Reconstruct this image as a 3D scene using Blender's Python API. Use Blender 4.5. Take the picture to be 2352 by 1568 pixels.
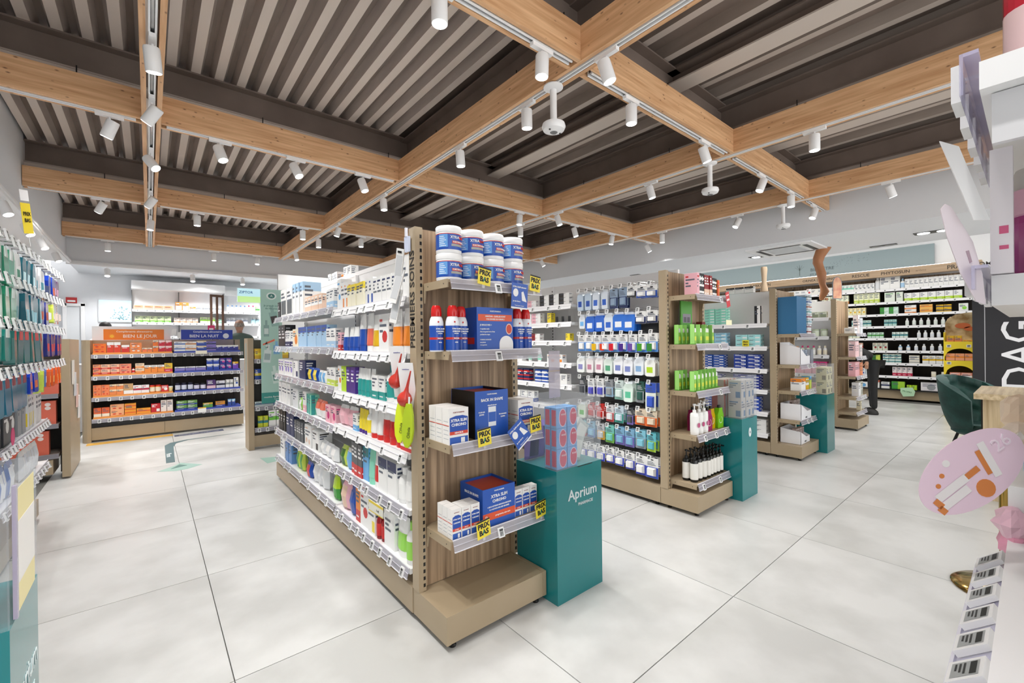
import bpy, math, random
from mathutils import Vector, Matrix
random.seed(7)
for o in list(bpy.data.objects): bpy.data.objects.remove(o)
SC=bpy.context.scene
COL=SC.collection
PI=math.pi
EYE=1.296
# ---------------- camera
cd=bpy.data.cameras.new('camera'); cam=bpy.data.objects.new('camera',cd); COL.objects.link(cam); SC.camera=cam
cd.sensor_width=36; cd.lens=36*1002.245/2352; cd.clip_start=.02; cd.clip_end=80
def axes(yaw,pit,rol):
    cy,sy=math.cos(yaw),math.sin(yaw)
    r=Vector((cy,-sy,0)); d=Vector((sy,cy,0)); u=Vector((0,0,1))
    d2=d*math.cos(pit)+u*math.sin(pit); u2=u*math.cos(pit)-d*math.sin(pit)
    return r*math.cos(rol)+u2*math.sin(rol), u2*math.cos(rol)-r*math.sin(rol), d2
r_,u_,d_=axes(.69381719,-.00220233,-.01144146)
cam.matrix_world=Matrix(((r_.x,u_.x,-d_.x,0),(r_.y,u_.y,-d_.y,0),(r_.z,u_.z,-d_.z,EYE),(0,0,0,1)))
# ---------------- world, exposure
W=bpy.data.worlds.new('world'); SC.world=W; W.use_nodes=True
bg=W.node_tree.nodes['Background']; bg.inputs[0].default_value=(1,.99,.98,1); bg.inputs[1].default_value=1.2
SC.view_settings.view_transform='Standard'; SC.view_settings.look='None'; SC.view_settings.gamma=1
SC.view_settings.exposure=.38; SC.view_settings.use_curve_mapping=False
SPOT_W=44; PANEL_W=1.0
# ---------------- large area light: added fill from the open side behind the viewpoint
def area(name,loc,rot,sx,sy,e,col=(1,1,1)):
    l=bpy.data.lights.new(name,'AREA'); l.shape='RECTANGLE'; l.size=sx; l.size_y=sy; l.energy=e; l.color=col
    o=bpy.data.objects.new(name,l); o.location=loc; o.rotation_euler=rot; COL.objects.link(o); return o
area('front_fill_light',(1.5,-4.5,1.9),(math.radians(78),0,0),9,3,90,(.95,.98,1))
# ---------------- materials
def lin(c):
    return tuple((v/12.92 if v<=.04045 else ((v+.055)/1.055)**2.4) for v in c)
def hx(s): return lin(tuple(int(s[i:i+2],16)/255 for i in (0,2,4)))
CN=dict(w='f4f4f2',wg='e6e8ea',g='9a9ea2',dg='55585c',k='17181b',bk='26221f',b='1f4fae',lb='6db2e6',sb='a9cdea',nv='1b2a5c',t='2b9c96',tl='1d7f86',mt='8fdcc0',gr='3f9a3c',lg='9bdc57',lm='b9e02a',y='f4dc38',dy='e3b41c',o='ee8a26',r='d02a26',dr='8f1a20',co='e8745a',pk='f2b9c4',hp='d02878',pu='4b2a86',v='8a76c8',br='7a5638',bg='cdb999',cr='f3ead2',se='e9c7ae',mg='9c2460',yg='c8dc5a',dgn='2e6a2a',pg='c3e4cf')
MC={}
def mat(key,rough=.45,metal=0,em=0,tr=0,alpha=1):
    k=(key,rough,metal,em,tr,alpha)
    if k in MC: return MC[k]
    c=hx(CN.get(key,key))
    m=bpy.data.materials.new('m_'+key); m.use_nodes=True; b=m.node_tree.nodes['Principled BSDF']
    b.inputs['Base Color'].default_value=(*c,1); b.inputs['Roughness'].default_value=rough; b.inputs['Metallic'].default_value=metal
    if em: b.inputs['Emission Color'].default_value=(*c,1); b.inputs['Emission Strength'].default_value=em
    if tr: b.inputs['Transmission Weight'].default_value=tr; b.inputs['IOR'].default_value=1.02
    if alpha<1: b.inputs['Alpha'].default_value=alpha
    MC[k]=m; return m
def nodes(m): return m.node_tree.nodes,m.node_tree.links
def noise_mat(name,c1,c2,scale=(1,1,1),ns=5,detail=6,rough=.5,lo=.35,hi=.65,rnd=False,bump=0,metal=0,knots=0):
    m=bpy.data.materials.new(name); m.use_nodes=True; N,L=nodes(m); b=N['Principled BSDF']
    tc=N.new('ShaderNodeTexCoord'); mp=N.new('ShaderNodeMapping'); mp.inputs['Scale'].default_value=scale
    L.new(tc.outputs['Object'],mp.inputs['Vector'])
    if rnd:
        oi=N.new('ShaderNodeObjectInfo'); ml=N.new('ShaderNodeMath'); ml.operation='MULTIPLY'; ml.inputs[1].default_value=37
        L.new(oi.outputs['Random'],ml.inputs[0]); cb=N.new('ShaderNodeCombineXYZ')
        for i in range(3): L.new(ml.outputs[0],cb.inputs[i])
        L.new(cb.outputs[0],mp.inputs['Location'])
    n=N.new('ShaderNodeTexNoise'); n.inputs['Scale'].default_value=ns; n.inputs['Detail'].default_value=detail
    L.new(mp.outputs[0],n.inputs['Vector'])
    r=N.new('ShaderNodeValToRGB'); r.color_ramp.elements[0].position=lo; r.color_ramp.elements[1].position=hi
    r.color_ramp.elements[0].color=(*hx(c1),1); r.color_ramp.elements[1].color=(*hx(c2),1)
    L.new(n.outputs['Fac'],r.inputs[0]); out=r.outputs[0]
    if knots:
        vo=N.new('ShaderNodeTexVoronoi'); mp2=N.new('ShaderNodeMapping'); mp2.inputs['Scale'].default_value=tuple(4.5 if s>2 else 2.2 for s in scale)
        L.new(tc.outputs['Object'],mp2.inputs['Vector']); L.new(mp2.outputs[0],vo.inputs['Vector'])
        r2=N.new('ShaderNodeValToRGB'); r2.color_ramp.elements[0].position=.05; r2.color_ramp.elements[1].position=.15
        r2.color_ramp.elements[0].color=(*hx('6a4426'),1); r2.color_ramp.elements[1].color=(1,1,1,1)
        L.new(vo.outputs['Distance'],r2.inputs[0])
        mx=N.new('ShaderNodeMix'); mx.data_type='RGBA'; mx.blend_type='MULTIPLY'; mx.inputs[0].default_value=.75
        L.new(out,mx.inputs[6]); L.new(r2.outputs[0],mx.inputs[7]); out=mx.outputs[2]
    L.new(out,b.inputs['Base Color']); b.inputs['Roughness'].default_value=rough; b.inputs['Metallic'].default_value=metal
    if bump:
        bp=N.new('ShaderNodeBump'); bp.inputs['Strength'].default_value=bump; bp.inputs['Distance'].default_value=.01
        L.new(n.outputs['Fac'],bp.inputs['Height']); L.new(bp.outputs[0],b.inputs['Normal'])
    return m
TILE=noise_mat('floor_tile_concrete','b9b9b6','cdcdcb',(1,1,1),2.4,9,.33,.36,.6,True,.03)
GROUT=mat('6a6a66',.8)
WOODX=noise_mat('larch_board_x','c79569','ebc093',(1.2,22,22),2.2,5,.5,.3,.7,True,.1,0,1)
WOODY=noise_mat('larch_board_y','c79569','ebc093',(22,1.2,22),2.2,5,.5,.3,.7,True,.1,0,1)
OAKV=noise_mat('oak_decor_vertical','776048','bea283',(26,26,.7),1.6,5,.5,.34,.66)
OAKL=noise_mat('pale_oak_desk','b39a74','dcc8a4',(22,22,.9),1.7,5,.45,.34,.66)
OAKT=noise_mat('pale_oak_desk_top','b8a07a','dcc8a4',(1,22,22),1.7,5,.45,.34,.66)
BEIGE=noise_mat('beige_lacquered_steel','a8967a','ad9b80',(1,1,1),3,2,.42)
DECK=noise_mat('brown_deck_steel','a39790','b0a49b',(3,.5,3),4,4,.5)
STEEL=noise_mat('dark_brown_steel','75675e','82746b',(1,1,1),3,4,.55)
LIT_FLANGE=mat('b4a89e',.5)  # paler than the steel: light from below put into the flange colour
WALL=mat('e3e5e8',.85); SOFF=mat('e4e6e9',.85); LOWC=mat('efefef',.9)
WHITE=mat('f2f2f2',.35); WHITE2=mat('e9eaec',.5); DARKB=noise_mat('dark_brown_back_panel','231b15','2f251d',(8,8,1),3,3,.6)
TAGW=mat('f4f4f4',.4); TAGS=mat('a9acac',.35); BLACK=mat('141414',.35); CHROME=mat('c8c8c8',.15,1); GREYP=mat('8c8f94',.6)
def clear(key,alpha,rough=.05):
    k=('cl',key,alpha)
    if k in MC: return MC[k]
    m=bpy.data.materials.new('clear_'+key); m.use_nodes=True; N,L=nodes(m); b=N['Principled BSDF']
    b.inputs['Base Color'].default_value=(*hx(CN.get(key,key)),1); b.inputs['Roughness'].default_value=rough; b.inputs['Alpha'].default_value=alpha
    MC[k]=m; return m
RAIL=clear('c4c2cc',.42,.12); ACR=clear('cfd4da',.13); FILM=clear('f0f2f4',.3,.1)
TEALM=mat('1c7c80',.12)
# ---------------- mesh builder
class MB:
    def __init__(s): s.v=[];s.f=[];s.m=[];s.mats=[]
    def mi(s,m):
        if m not in s.mats: s.mats.append(m)
        return s.mats.index(m)
    def quad(s,pts,m):
        i=len(s.v); s.v+=[tuple(p) for p in pts]; s.f.append(tuple(range(i,i+len(pts)))); s.m.append(s.mi(m)); return s
    def box(s,x0,x1,y0,y1,z0,z1,m):
        i=len(s.v); k=s.mi(m)
        s.v+=[(x0,y0,z0),(x1,y0,z0),(x1,y1,z0),(x0,y1,z0),(x0,y0,z1),(x1,y0,z1),(x1,y1,z1),(x0,y1,z1)]
        for q in ((0,3,2,1),(4,5,6,7),(0,1,5,4),(1,2,6,5),(2,3,7,6),(3,0,4,7)): s.f.append(tuple(i+a for a in q)); s.m.append(k)
        return s
    def prism(s,pts,z0,z1,m,ax='z'):
        def P(a,b,c): return (a,b,c) if ax=='z' else ((a,c,b) if ax=='y' else (c,a,b))
        i=len(s.v);n=len(pts);k=s.mi(m)
        s.v+=[P(a,b,z0) for a,b in pts]+[P(a,b,z1) for a,b in pts]
        s.f.append(tuple(i+j for j in reversed(range(n)))); s.f.append(tuple(i+n+j for j in range(n))); s.m+=[k,k]
        for j in range(n): s.f.append((i+j,i+(j+1)%n,i+n+(j+1)%n,i+n+j)); s.m.append(k)
        return s
    def lathe(s,prof,m,n=16,c=(0,0,0),sx=1,sy=1,M=None):
        i=len(s.v); ms=m if isinstance(m,list) else [m]*(len(prof)-1)
        for r,z in prof:
            for j in range(n):
                a=2*PI*j/n; p=Vector((r*math.cos(a)*sx,r*math.sin(a)*sy,z))
                if M: p=M@p
                s.v.append((p.x+c[0],p.y+c[1],p.z+c[2]))
        for q in range(len(prof)-1):
            k=s.mi(ms[q])
            for j in range(n):
                s.f.append((i+q*n+j,i+q*n+(j+1)%n,i+(q+1)*n+(j+1)%n,i+(q+1)*n+j)); s.m.append(k)
        s.f.append(tuple(i+j for j in reversed(range(n)))); s.m.append(s.mi(ms[0]))
        e=i+(len(prof)-1)*n; s.f.append(tuple(e+j for j in range(n))); s.m.append(s.mi(ms[-1])); return s
    def tube(s,a,b,r,m,n=8):
        a=Vector(a);b=Vector(b);d=b-a;L=d.length; q=d.to_track_quat('Z','Y').to_matrix().to_4x4(); q.translation=a
        return s.lathe([(r,0),(r,L)],m,n,(0,0,0),1,1,q)
    def mesh(s,name,smooth=False,bevel=0):
        me=bpy.data.meshes.new(name); me.from_pydata(s.v,[],s.f)
        for m in s.mats: me.materials.append(m)
        me.polygons.foreach_set('material_index',s.m)
        if smooth:
            for p in me.polygons: p.use_smooth=len(p.vertices)==4
            try: me.set_sharp_from_angle(angle=math.radians(40))
            except Exception: pass
        me.update(); return me
    def build(s,name,parent=None,smooth=False,loc=None,kind=None):
        o=bpy.data.objects.new(name,s.mesh(name,smooth)); COL.objects.link(o)
        if parent: o.parent=parent
        if loc: o.location=loc
        if kind: o['kind']=kind
        return o
def empty(name,loc=(0,0,0),rz=0):
    o=bpy.data.objects.new(name,None); o.empty_display_size=.05; o.location=loc; o.rotation_euler=(0,0,rz); COL.objects.link(o); return o
USED={}
def tag(o,label,cat,group=None):
    o['label']=label; o['category']=cat
    if group: o['group']=group
    return o
def struct(o): o['kind']='structure'; return o
def dup(root,mw=None,label=None,group=None):
    r=root.copy(); COL.objects.link(r)
    if label: r['label']=label
    if group: r['group']=group
    for ch in root.children:
        c=ch.copy(); COL.objects.link(c); c.parent=r
        for g in ch.children:
            d=g.copy(); COL.objects.link(d); d.parent=c
    if mw is not None: r.matrix_world=mw
    return r
def link_part(name,mesh,parent,loc=(0,0,0),rot=(0,0,0)):
    o=bpy.data.objects.new(name,mesh); COL.objects.link(o); o.parent=parent; o.location=loc; o.rotation_euler=rot; return o
TXT={}
def text(s,size,m,parent,loc,rot=(PI/2,0,0),name='lettering',align='CENTER',depth=.0006,bold=0):
    k=(s,size,m.name,align,bold)
    if k not in TXT:
        c=bpy.data.curves.new('t','FONT'); c.body=s; c.size=size; c.align_x=align; c.align_y='CENTER'; c.extrude=depth; c.resolution_u=2; c.offset=bold
        o=bpy.data.objects.new('t',c); COL.objects.link(o); me=bpy.data.meshes.new_from_object(o); bpy.data.objects.remove(o)
        me.materials.clear(); me.materials.append(m); TXT[k]=me
    return link_part(name,TXT[k],parent,loc,rot)
# price tag (electronic shelf label) meshes, facing -Y, centred
def tag_mesh(w,h):
    b=MB(); b.box(-w/2,w/2,-.004,.004,-h/2,h/2,TAGW); b.quad([(-w*.36,-.0043,-h*.38),(w*.36,-.0043,-h*.38),(w*.36,-.0043,h*.38),(-w*.36,-.0043,h*.38)],TAGS)
    b.quad([(-w*.3,-.0046,h*.14),(w*.3,-.0046,h*.14),(w*.3,-.0046,h*.32),(-w*.3,-.0046,h*.32)],mat('2a2a2a',.5))
    for i in range(3):
        z=-h*.28+i*h*.12; b.quad([(-w*.28,-.0046,z),(w*(.05+.1*i),-.0046,z),(w*(.05+.1*i),-.0046,z+h*.06),(-w*.28,-.0046,z+h*.06)],mat('3a3a3a',.5))
    return b.mesh('price_tag')
TAGM=tag_mesh(.032,.044); TAGP=tag_mesh(.03,.036); TAGE=tag_mesh(.05,.042); TAGL=tag_mesh(.036,.055)
# ================= STRUCTURE
fl=struct(MB().box(-1.3,12.0,-1.8,10.95,-.06,-.012,GROUT).build('floor'))
tm=MB(); tm.box(-.498,.498,-.498,.498,-.012,0,TILE); TM=tm.mesh('tile')
for i in range(-1,12):
    for j in range(-1,11):
        cx,cy=.74+i,.48+j
        if cx+.5>12.1: continue
        link_part('tile',TM,fl,(cx,cy,0))
# floor expansion joint strip near the vitamin display
XB=6.66
struct(MB().box(-1.45,-1.3,-1.8,11.1,-.06,2.6,WALL).build('wall_left'))
struct(MB().box(-1.3,12.0,10.95,11.1,-.06,3.5,WALL).build('wall_back'))
struct(MB().box(12.0,12.15,-1.8,11.1,-.06,3.5,mat('f0f1f2',.9)).build('wall_right'))
struct(MB().box(-1.3,-.96,-1.8,9.5,2.6,3.6,SOFF).build('trim_1'))
struct(MB().box(-.96,12.0,9.5,10.95,2.6,3.6,SOFF).build('trim_2'))
struct(MB().box(XB,8.3,-1.8,9.5,2.6,3.6,SOFF).build('trim_3'))
struct(MB().box(8.3,12.0,-1.8,9.5,3.5,3.6,LOWC).build('ceiling'))
struct(MB().box(1.34,2.6,6.5,6.56,0,2.22,mat('eeeeee',.7)).build('trim_12'))
struct(MB().box(XB+1.45,XB+1.6,6.2,6.8,0,2.6,SOFF).build('trim_4'))
# white cornice under left soffit
struct(MB().box(-1.3,-.9,-1.8,9.45,2.575,2.6,LOWC).build('trim_5'))
struct(MB().box(-.96,XB,9.44,9.5,2.56,2.6,LOWC).build('trim_6'))
# corrugated deck, rib undersides coloured lighter to make up for weak light
ceil=struct(MB().box(-.96,XB,-1.8,9.5,3.5,3.56,STEEL).build('ceiling'))
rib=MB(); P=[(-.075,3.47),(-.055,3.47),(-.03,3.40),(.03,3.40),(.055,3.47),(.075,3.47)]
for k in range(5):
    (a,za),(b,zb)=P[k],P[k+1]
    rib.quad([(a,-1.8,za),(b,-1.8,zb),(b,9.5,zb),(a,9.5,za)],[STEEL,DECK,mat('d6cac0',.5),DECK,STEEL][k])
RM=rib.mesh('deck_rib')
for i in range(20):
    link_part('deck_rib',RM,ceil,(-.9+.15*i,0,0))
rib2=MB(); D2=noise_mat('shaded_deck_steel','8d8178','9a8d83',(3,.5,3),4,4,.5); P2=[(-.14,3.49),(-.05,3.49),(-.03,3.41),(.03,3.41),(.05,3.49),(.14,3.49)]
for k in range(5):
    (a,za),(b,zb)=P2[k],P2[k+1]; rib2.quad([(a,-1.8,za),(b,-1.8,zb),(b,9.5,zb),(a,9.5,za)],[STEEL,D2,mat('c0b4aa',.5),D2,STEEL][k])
for yy in range(0): pass
RM2=rib2.mesh('deck_rib')
for i in range(16): link_part('deck_rib',RM2,ceil,(2.2+.28*i,0,0))
# steel I-beams above the timber grid
LX=[.03,1.98,3.955,5.905]; MY=[1.72,4.10,6.50,9.06]
def ibeam(axis,c,a0,a1,z0=3.17,z1=3.4,w=.16,fm=None):
    b=MB(); fm=fm or STEEL
    def bx(p0,p1,zz0,zz1,m):
        if axis=='x': b.box(a0,a1,c+p0,c+p1,zz0,zz1,m)
        else: b.box(c+p0,c+p1,a0,a1,zz0,zz1,m)
    bx(-.006,.006,z0+.012,z1-.012,STEEL); bx(-w/2,w/2,z0,z0+.012,fm); bx(-w/2,w/2,z1-.012,z1,STEEL)
    return struct(b.build('trim_7'))
for y in MY:
    ibeam('x',y+.14,-.96,XB,fm=LIT_FLANGE); struct(MB().box(-.96,XB,y+.06,y+.072,3.105,3.168,mat('d2c7bd',.5)).build('trim_9'))  # pale strip added to paint the lit ledge above each cross beam
for x in LX[1:]: ibeam('y',x+.14,-1.8,9.5,3.17,3.39)
for x in (3.25,5.1): ibeam('y',x,-1.8,9.5,3.29,3.4,.17,mat('c8bdb3',.5))
# ---- timber beams with track
TRK=WHITE
def beam(axis,c,a0,a1,cuts,label,grp=None):
    r=empty('timber_beam',(0,0,2.9)); tag(r,label,'beam')
    h=.2; wd=WOODX if axis=='x' else WOODY
    segs=[]; p=a0
    for q in cuts: segs.append((p,q-.056)); p=q+.056
    segs.append((p,a1)); segs=[s for s in segs if s[1]-s[0]>.05]
    for s0,s1 in (segs if axis=='x' else [(a0,a1)]):
        for sd in (-1,1):
            b=MB(); L=s1-s0; lo,hi=(-L/2,L/2)
            if axis=='x': b.box(lo,hi,-.0135,.0135,0,h,wd); o=b.build('board',r); o.location=((s0+s1)/2,c+sd*.041,0)
            else: b.box(-.0135,.0135,lo,hi,0,h,wd); o=b.build('board',r); o.location=(c+sd*.041,(s0+s1)/2,0)
        b=MB()
        for p0,p1,z0,z1,m in ((-.018,-.009,.0,.03,TRK),(.009,.018,.0,.03,TRK),(-.018,.018,.03,.036,TRK),(-.006,.006,.012,.03,mat('b8b8b8',.3,1))):
            if axis=='x': b.box(s0+.03,s1-.03,c+p0,c+p1,z0-.004,z1,m)
            else: b.box(c+p0,c+p1,s0+.03,s1-.03,z0-.004,z1,m)
        b.build('lighting_track',r)
    for q in [a0+.6+i*1.1 for i in range(int((a1-a0-.6)/1.1)+1)]:
        b=MB()
        if axis=='x': b.tube((q,c,.2),(q,c,.27),.004,BLACK,6)
        else: b.tube((c,q,.2),(c,q,.27),.004,BLACK,6)
        b.build('hanger_rod',r)
    return r
ords=['nearest','second','third','farthest']
for i,y in enumerate(MY): beam('x',y,-.955,XB-.03,LX,f'{ords[i]} of the four timber cross beams running left to right')
for i,x in enumerate(LX): beam('y',x,-1.6,9.3,[],f"{['leftmost','second','third','rightmost'][i]} of the four timber beams running from front to back")
# ---- spotlights
def spot_mesh():
    h=MB().lathe([(.0,0),(.036,.0),(.037,.004),(.037,.115),(.034,.122),(0,.122)],WHITE,20).mesh('lamp_head',True)
    l=MB().lathe([(.0,-.002),(.031,-.002),(.031,.004),(0,.004)],mat('ffffff',.5,0,9),20).mesh('lens')
    a=MB().box(-.075,.075,-.014,.014,-.022,0,WHITE).mesh('track_adapter')
    s=MB().tube((0,0,-.045),(0,0,-.02),.006,WHITE,8).mesh('stem'); return h,l,a,s
HM,LM,AM,SM=spot_mesh()
def spotlight(x,y,z,axis,tilt,az,label,lamp=True,dark=False,power=1):
    r=empty('track_spotlight',(x,y,z)); tag(r,label,'spotlight')
    link_part('track_adapter',AM,r,(0,0,0),(0,0,0 if axis=='x' else PI/2)); link_part('stem',SM,r)
    R=Matrix.Rotation(az,4,'Z')@Matrix.Rotation(tilt,4,'Y'); T=Matrix.Translation((0,0,-.105))@R@Matrix.Translation((0,0,-.06))
    h=link_part('lamp_head',HM,r); h.matrix_local=T
    l=link_part('lens',LM,h)
    if lamp:
        ld=bpy.data.lights.new('spot','SPOT'); ld.energy=SPOT_W*power; ld.spot_size=math.radians(95); ld.spot_blend=.6; ld.shadow_soft_size=.035; ld.color=(1,.985,.965)
        lo=bpy.data.objects.new('spot_beam',ld); COL.objects.link(lo); lo.matrix_world=Matrix.Translation((x,y,z))@T@Matrix.Translation((0,0,-.006))
    return r
SPOTS=[('M',0,1.026,0,0),('L',0,2.964,-.25,1.2),('M',0,1.666,.05,0),('L',1,1.527,.3,2.4),('M',0,2.488,.0,0),('L',0,3.683,.7,-.7),('M',1,-.194,.45,-.7),('M',1,.448,.4,2.3),('M',1,.997,.5,2.3),('M',1,1.584,.35,2.3),('L',1,3.017,-.08,0),('L',1,2.197,.1,-2.4),('L',0,4.662,.7,2.4),('L',1,4.54,.1,2),('M',0,3.496,.35,2.6),('L',2,1.085,0,0),('L',2,2.511,.25,2.4),('M',0,4.643,.4,-.6),('L',3,.954,.4,2.5),('M',0,5.448,0,0),('L',0,5.954,.7,-.7),('M',2,-.388,.6,-.7),('M',2,.464,0,0),('M',2,1.654,0,0),('L',1,6.914,0,0),('L',1,6.046,.3,-.6),('M',2,2.47,0,0),('L',0,7.092,.1,.5),('M',3,-.47,0,0),('M',3,.875,0,0),('M',3,1.532,.2,1),('L',1,8.211,.3,2),('M',1,3.555,.1,0),('L',2,4.544,0,0),('L',2,3.82,.3,2.3),('M',1,4.571,.25,2.3),('M',1,5.393,.2,-.7),('M',1,6.36,.5,2.4),('L',3,3.566,0,0),('L',3,2.485,.5,-.6),('M',0,6.217,.4,-.5),('L',3,6.149,.5,2.4)]
cnt={}
wd_=['first','second','third','fourth','fifth','sixth','seventh','eighth','ninth','tenth']
order={}
for s in SPOTS: order.setdefault(s[:2],[]).append(s[2])
for a,i,p,tilt,az in SPOTS:
    k=sorted(order[(a,i)]).index(p)
    if a=='M': loc=(p,MY[i],2.896); lab=f'white cylinder spotlight, {wd_[k]} from left on the {ords[i]} left-to-right beam'
    else: loc=(LX[i],p,2.896); lab=f"white cylinder spotlight, {wd_[k]} from the front on the {['leftmost','second','third','rightmost'][i]} front-to-back beam"
    if a=='M' and min(abs(p-x) for x in LX)<.1: pass
    spotlight(*loc,'x' if a=='M' else 'y',tilt,az,lab,True,power=.62 if loc[0]>2.2 else 1.2)
for k,(y) in enumerate((5.6,6.5,7.3,8.3)): spotlight(-1.0 if 0 else -.93,y,2.572,'y',.45,2.6,f'white spotlight, {wd_[k]} from the front under the left soffit',True,power=1.3)
for k,(x) in enumerate((-.5,.6,1.35)): spotlight(x,9.46,2.556,'x',.3,1.6,f'white spotlight, {wd_[k]} from left under the far soffit',True,power=1.4)
for x in (-.4,.8,2,3,4.6,6.2,7.6,9,10.4): 
    l=bpy.data.lights.new('d','SPOT'); l.energy=45; l.spot_size=2.4; l.spot_blend=.6; l.shadow_soft_size=.06
    o=bpy.data.objects.new('down_beam',l); COL.objects.link(o); o.location=(x,10.2,2.55)  # bare spots without fittings, brightening the far counter area
# added spots above the frame, without lamp heads, to brighten the left floor
for x,y in ((.03,.2),(.3,1.72),(.03,1.3),(.03,2.3)):
    l=bpy.data.lights.new('f','SPOT'); l.energy=SPOT_W; l.spot_size=1.6; l.spot_blend=.6; l.shadow_soft_size=.05; l.color=(1,.985,.965)
    o=bpy.data.objects.new('spot_beam',l); COL.objects.link(o); o.location=(x,y,2.78)
# recessed lights + cove for the right bay
def recessed(x,y,label,lit=True,w=.16,l=.36):
    r=empty('recessed_downlight',(x,y,2.6)); tag(r,label,'downlight')
    MB().box(-w/2,w/2,-l/2,l/2,-.006,-.001,mat('3a3a3a',.4)).build('frame',r)
    for s in (-1,1): MB().lathe([(0,-.009),(.06,-.009),(.06,-.0065),(0,-.0065)],mat('ffffff',.5,0,7) if lit else mat('8a8a8a'),16,(0,s*l/4,0)).build('lens',r)
    l2=bpy.data.lights.new('rd','SPOT'); l2.energy=60; l2.spot_size=2.3; l2.spot_blend=.5; l2.shadow_soft_size=.06
    o=bpy.data.objects.new('down_beam',l2); COL.objects.link(o); o.location=(x,y,2.585)
recessed(7.55,2.8,'twin recessed downlight beside the ceiling air cassette'); recessed(7.57,.82,'twin recessed downlight nearest the front right',); recessed(8.12,1.4,'narrow dark recessed downlight between the twin ones',False,.1,.3)
recessed(7.9,7.4,'dark recessed downlight far above the hanging packs',False,.12,.3)
recessed(7.6,5.2,'recessed downlight above the third gondola',False,.1,.2)
r=empty('ceiling_air_cassette',(7.26,2.35,2.6)); tag(r,'square white air conditioning cassette in the low ceiling','air conditioner')
MB().box(-.42,.42,-.42,.42,-.02,-.001,WHITE).build('frame',r)
MB().box(-.22,.22,-.22,.22,-.028,-.021,mat('c9cccf')).build('grille',r)
for q in range(4):
    b=MB().box(-.26,.26,.27,.33,-.0225,-.0205,BLACK).build('air_slot',r); b.rotation_euler=(0,0,q*PI/2)
for y in (1.2,3.4,5.6,7.6):
    area('cove_light',(9.9,y,3.35),(0,math.radians(-20),0),2.2,1.6,26,(1,.98,.95))
# dome camera
r=empty('dome_camera',(7.75,-.05,2.6)); tag(r,'small white dome camera under the low ceiling','camera'); MB().lathe([(.0,-.03),(.06,-.03),(.07,0)],WHITE,20).build('housing',r); MB().lathe([(.0,-.075),(.02,-.07),(.04,-.05),(.045,-.0305)],BLACK,16).build('lens',r,True)
struct(MB().box(-.945,-.91,-1.8,9.4,2.552,2.5745,WHITE).build('trim_10')); struct(MB().box(-.96,6.6,9.42,9.45,2.54,2.5595,WHITE).build('trim_11'))
# presence sensors on poles
for x,y,n in ((1.98,1.944,'nearest'),(3.955,1.9,'middle'),(5.905,1.95,'farthest')):
    r=empty('ceiling_people_counter',(x,y,2.895)); tag(r,f'{n} of three white disc sensors hanging on short poles','sensor')
    MB().lathe([(0,-.02),(.04,-.02),(.062,-.008),(.062,-.001),(0,-.001)],WHITE,24).build('canopy',r,True)
    MB().lathe([(.021,-.235),(.021,-.0205)],WHITE,16).build('pole',r,True)
    MB().lathe([(0,-.29),(.03,-.288),(.066,-.275),(.075,-.255),(.07,-.2355),(0,-.2355)],WHITE,28).build('sensor_disc',r,True)
    MB().lathe([(0,-.296),(.018,-.293),(.024,-.2885)],mat('6a6a6a'),16).build('lens',r)
    for sg in (-1,1): MB().lathe([(0,-.287),(.006,-.287),(.006,-.282)],BLACK,10,(sg*.045,-.01,0)).build('port',r)
# red alarm sign on back wall
o=MB().box(-1.12,-.98,10.93,10.95,2.05,2.15,mat('c03030')).box(-1.1,-1.0,10.926,10.93,2.07,2.1,WHITE).build('alarm_sign'); tag(o,'small red fire alarm sign on the far left wall','sign')
struct(MB().box(-1.16,-1.11,10.9,10.95,0,2.05,WHITE).box(-.93,-.88,10.9,10.95,0,2.05,WHITE).box(-1.16,-.88,10.9,10.95,2.0,2.04,WHITE).box(-1.11,-.93,10.93,10.95,0,2.0,mat('dfe2e4')).build('door_1'))
# ================= PRODUCTS (front faces local -Y, origin at bottom centre of the front face)
def isdark(k):
    c=hx(CN.get(k,k)); return c[0]*.3+c[1]*.6+c[2]*.1<.25
def printface(b,w,h,base,c2,style,F,seed):
    """F(u,v,e)->point on a face, u,v in 0..1, e small offset"""
    rn=random.Random(seed); tb='f4f4f4' if isdark(base) else '5a6270'
    def R(u0,v0,u1,v1,c,e=.0004): b.quad([F(u0,v0,e),F(u1,v0,e),F(u1,v1,e),F(u0,v1,e)],mat(c,.4))
    def D(cu,cv,ru,rv,c,e=.0005): b.quad([F(cu+ru*math.cos(a*PI/6),cv+rv*math.sin(a*PI/6),e) for a in range(12)],mat(c,.4))
    s=style
    if 'b' in s: R(0,0,1,.34,c2)
    if 't' in s: R(0,.72,1,1,c2)
    if 'm' in s: R(0,.38,1,.62,c2)
    if 'f' in s: R(.07,.1,.93,.6,c2)
    if 'h' in s: R(0,0,.48,1,c2)
    if 'x' in s:
        for i in range(3): R(0,.12+.3*i,1,.22+.3*i,c2)
    if 'd' in s: D(.62,.42,.26,.26*min(1.4,w/h),c2)
    if 's' in s:
        D(.3,.3,.14,.12,c2); D(.72,.26,.12,.12,c2)
    if 'q' in s: R(.58,.08,.94,.4,c2)
    # small print
    y=.86
    for i in range(4 if 'p' in s else 3):
        x1=.2+.6*rn.random(); R(.1,y-.045,.1+x1,y+.02,tb if i else c2 if not ('b' in s or 't' in s) else tb,.0007); y-=.1+.06*rn.random()
    if 'b' in s: R(.12,.12,.7,.17,'f4f4f4',.0008)
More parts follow.
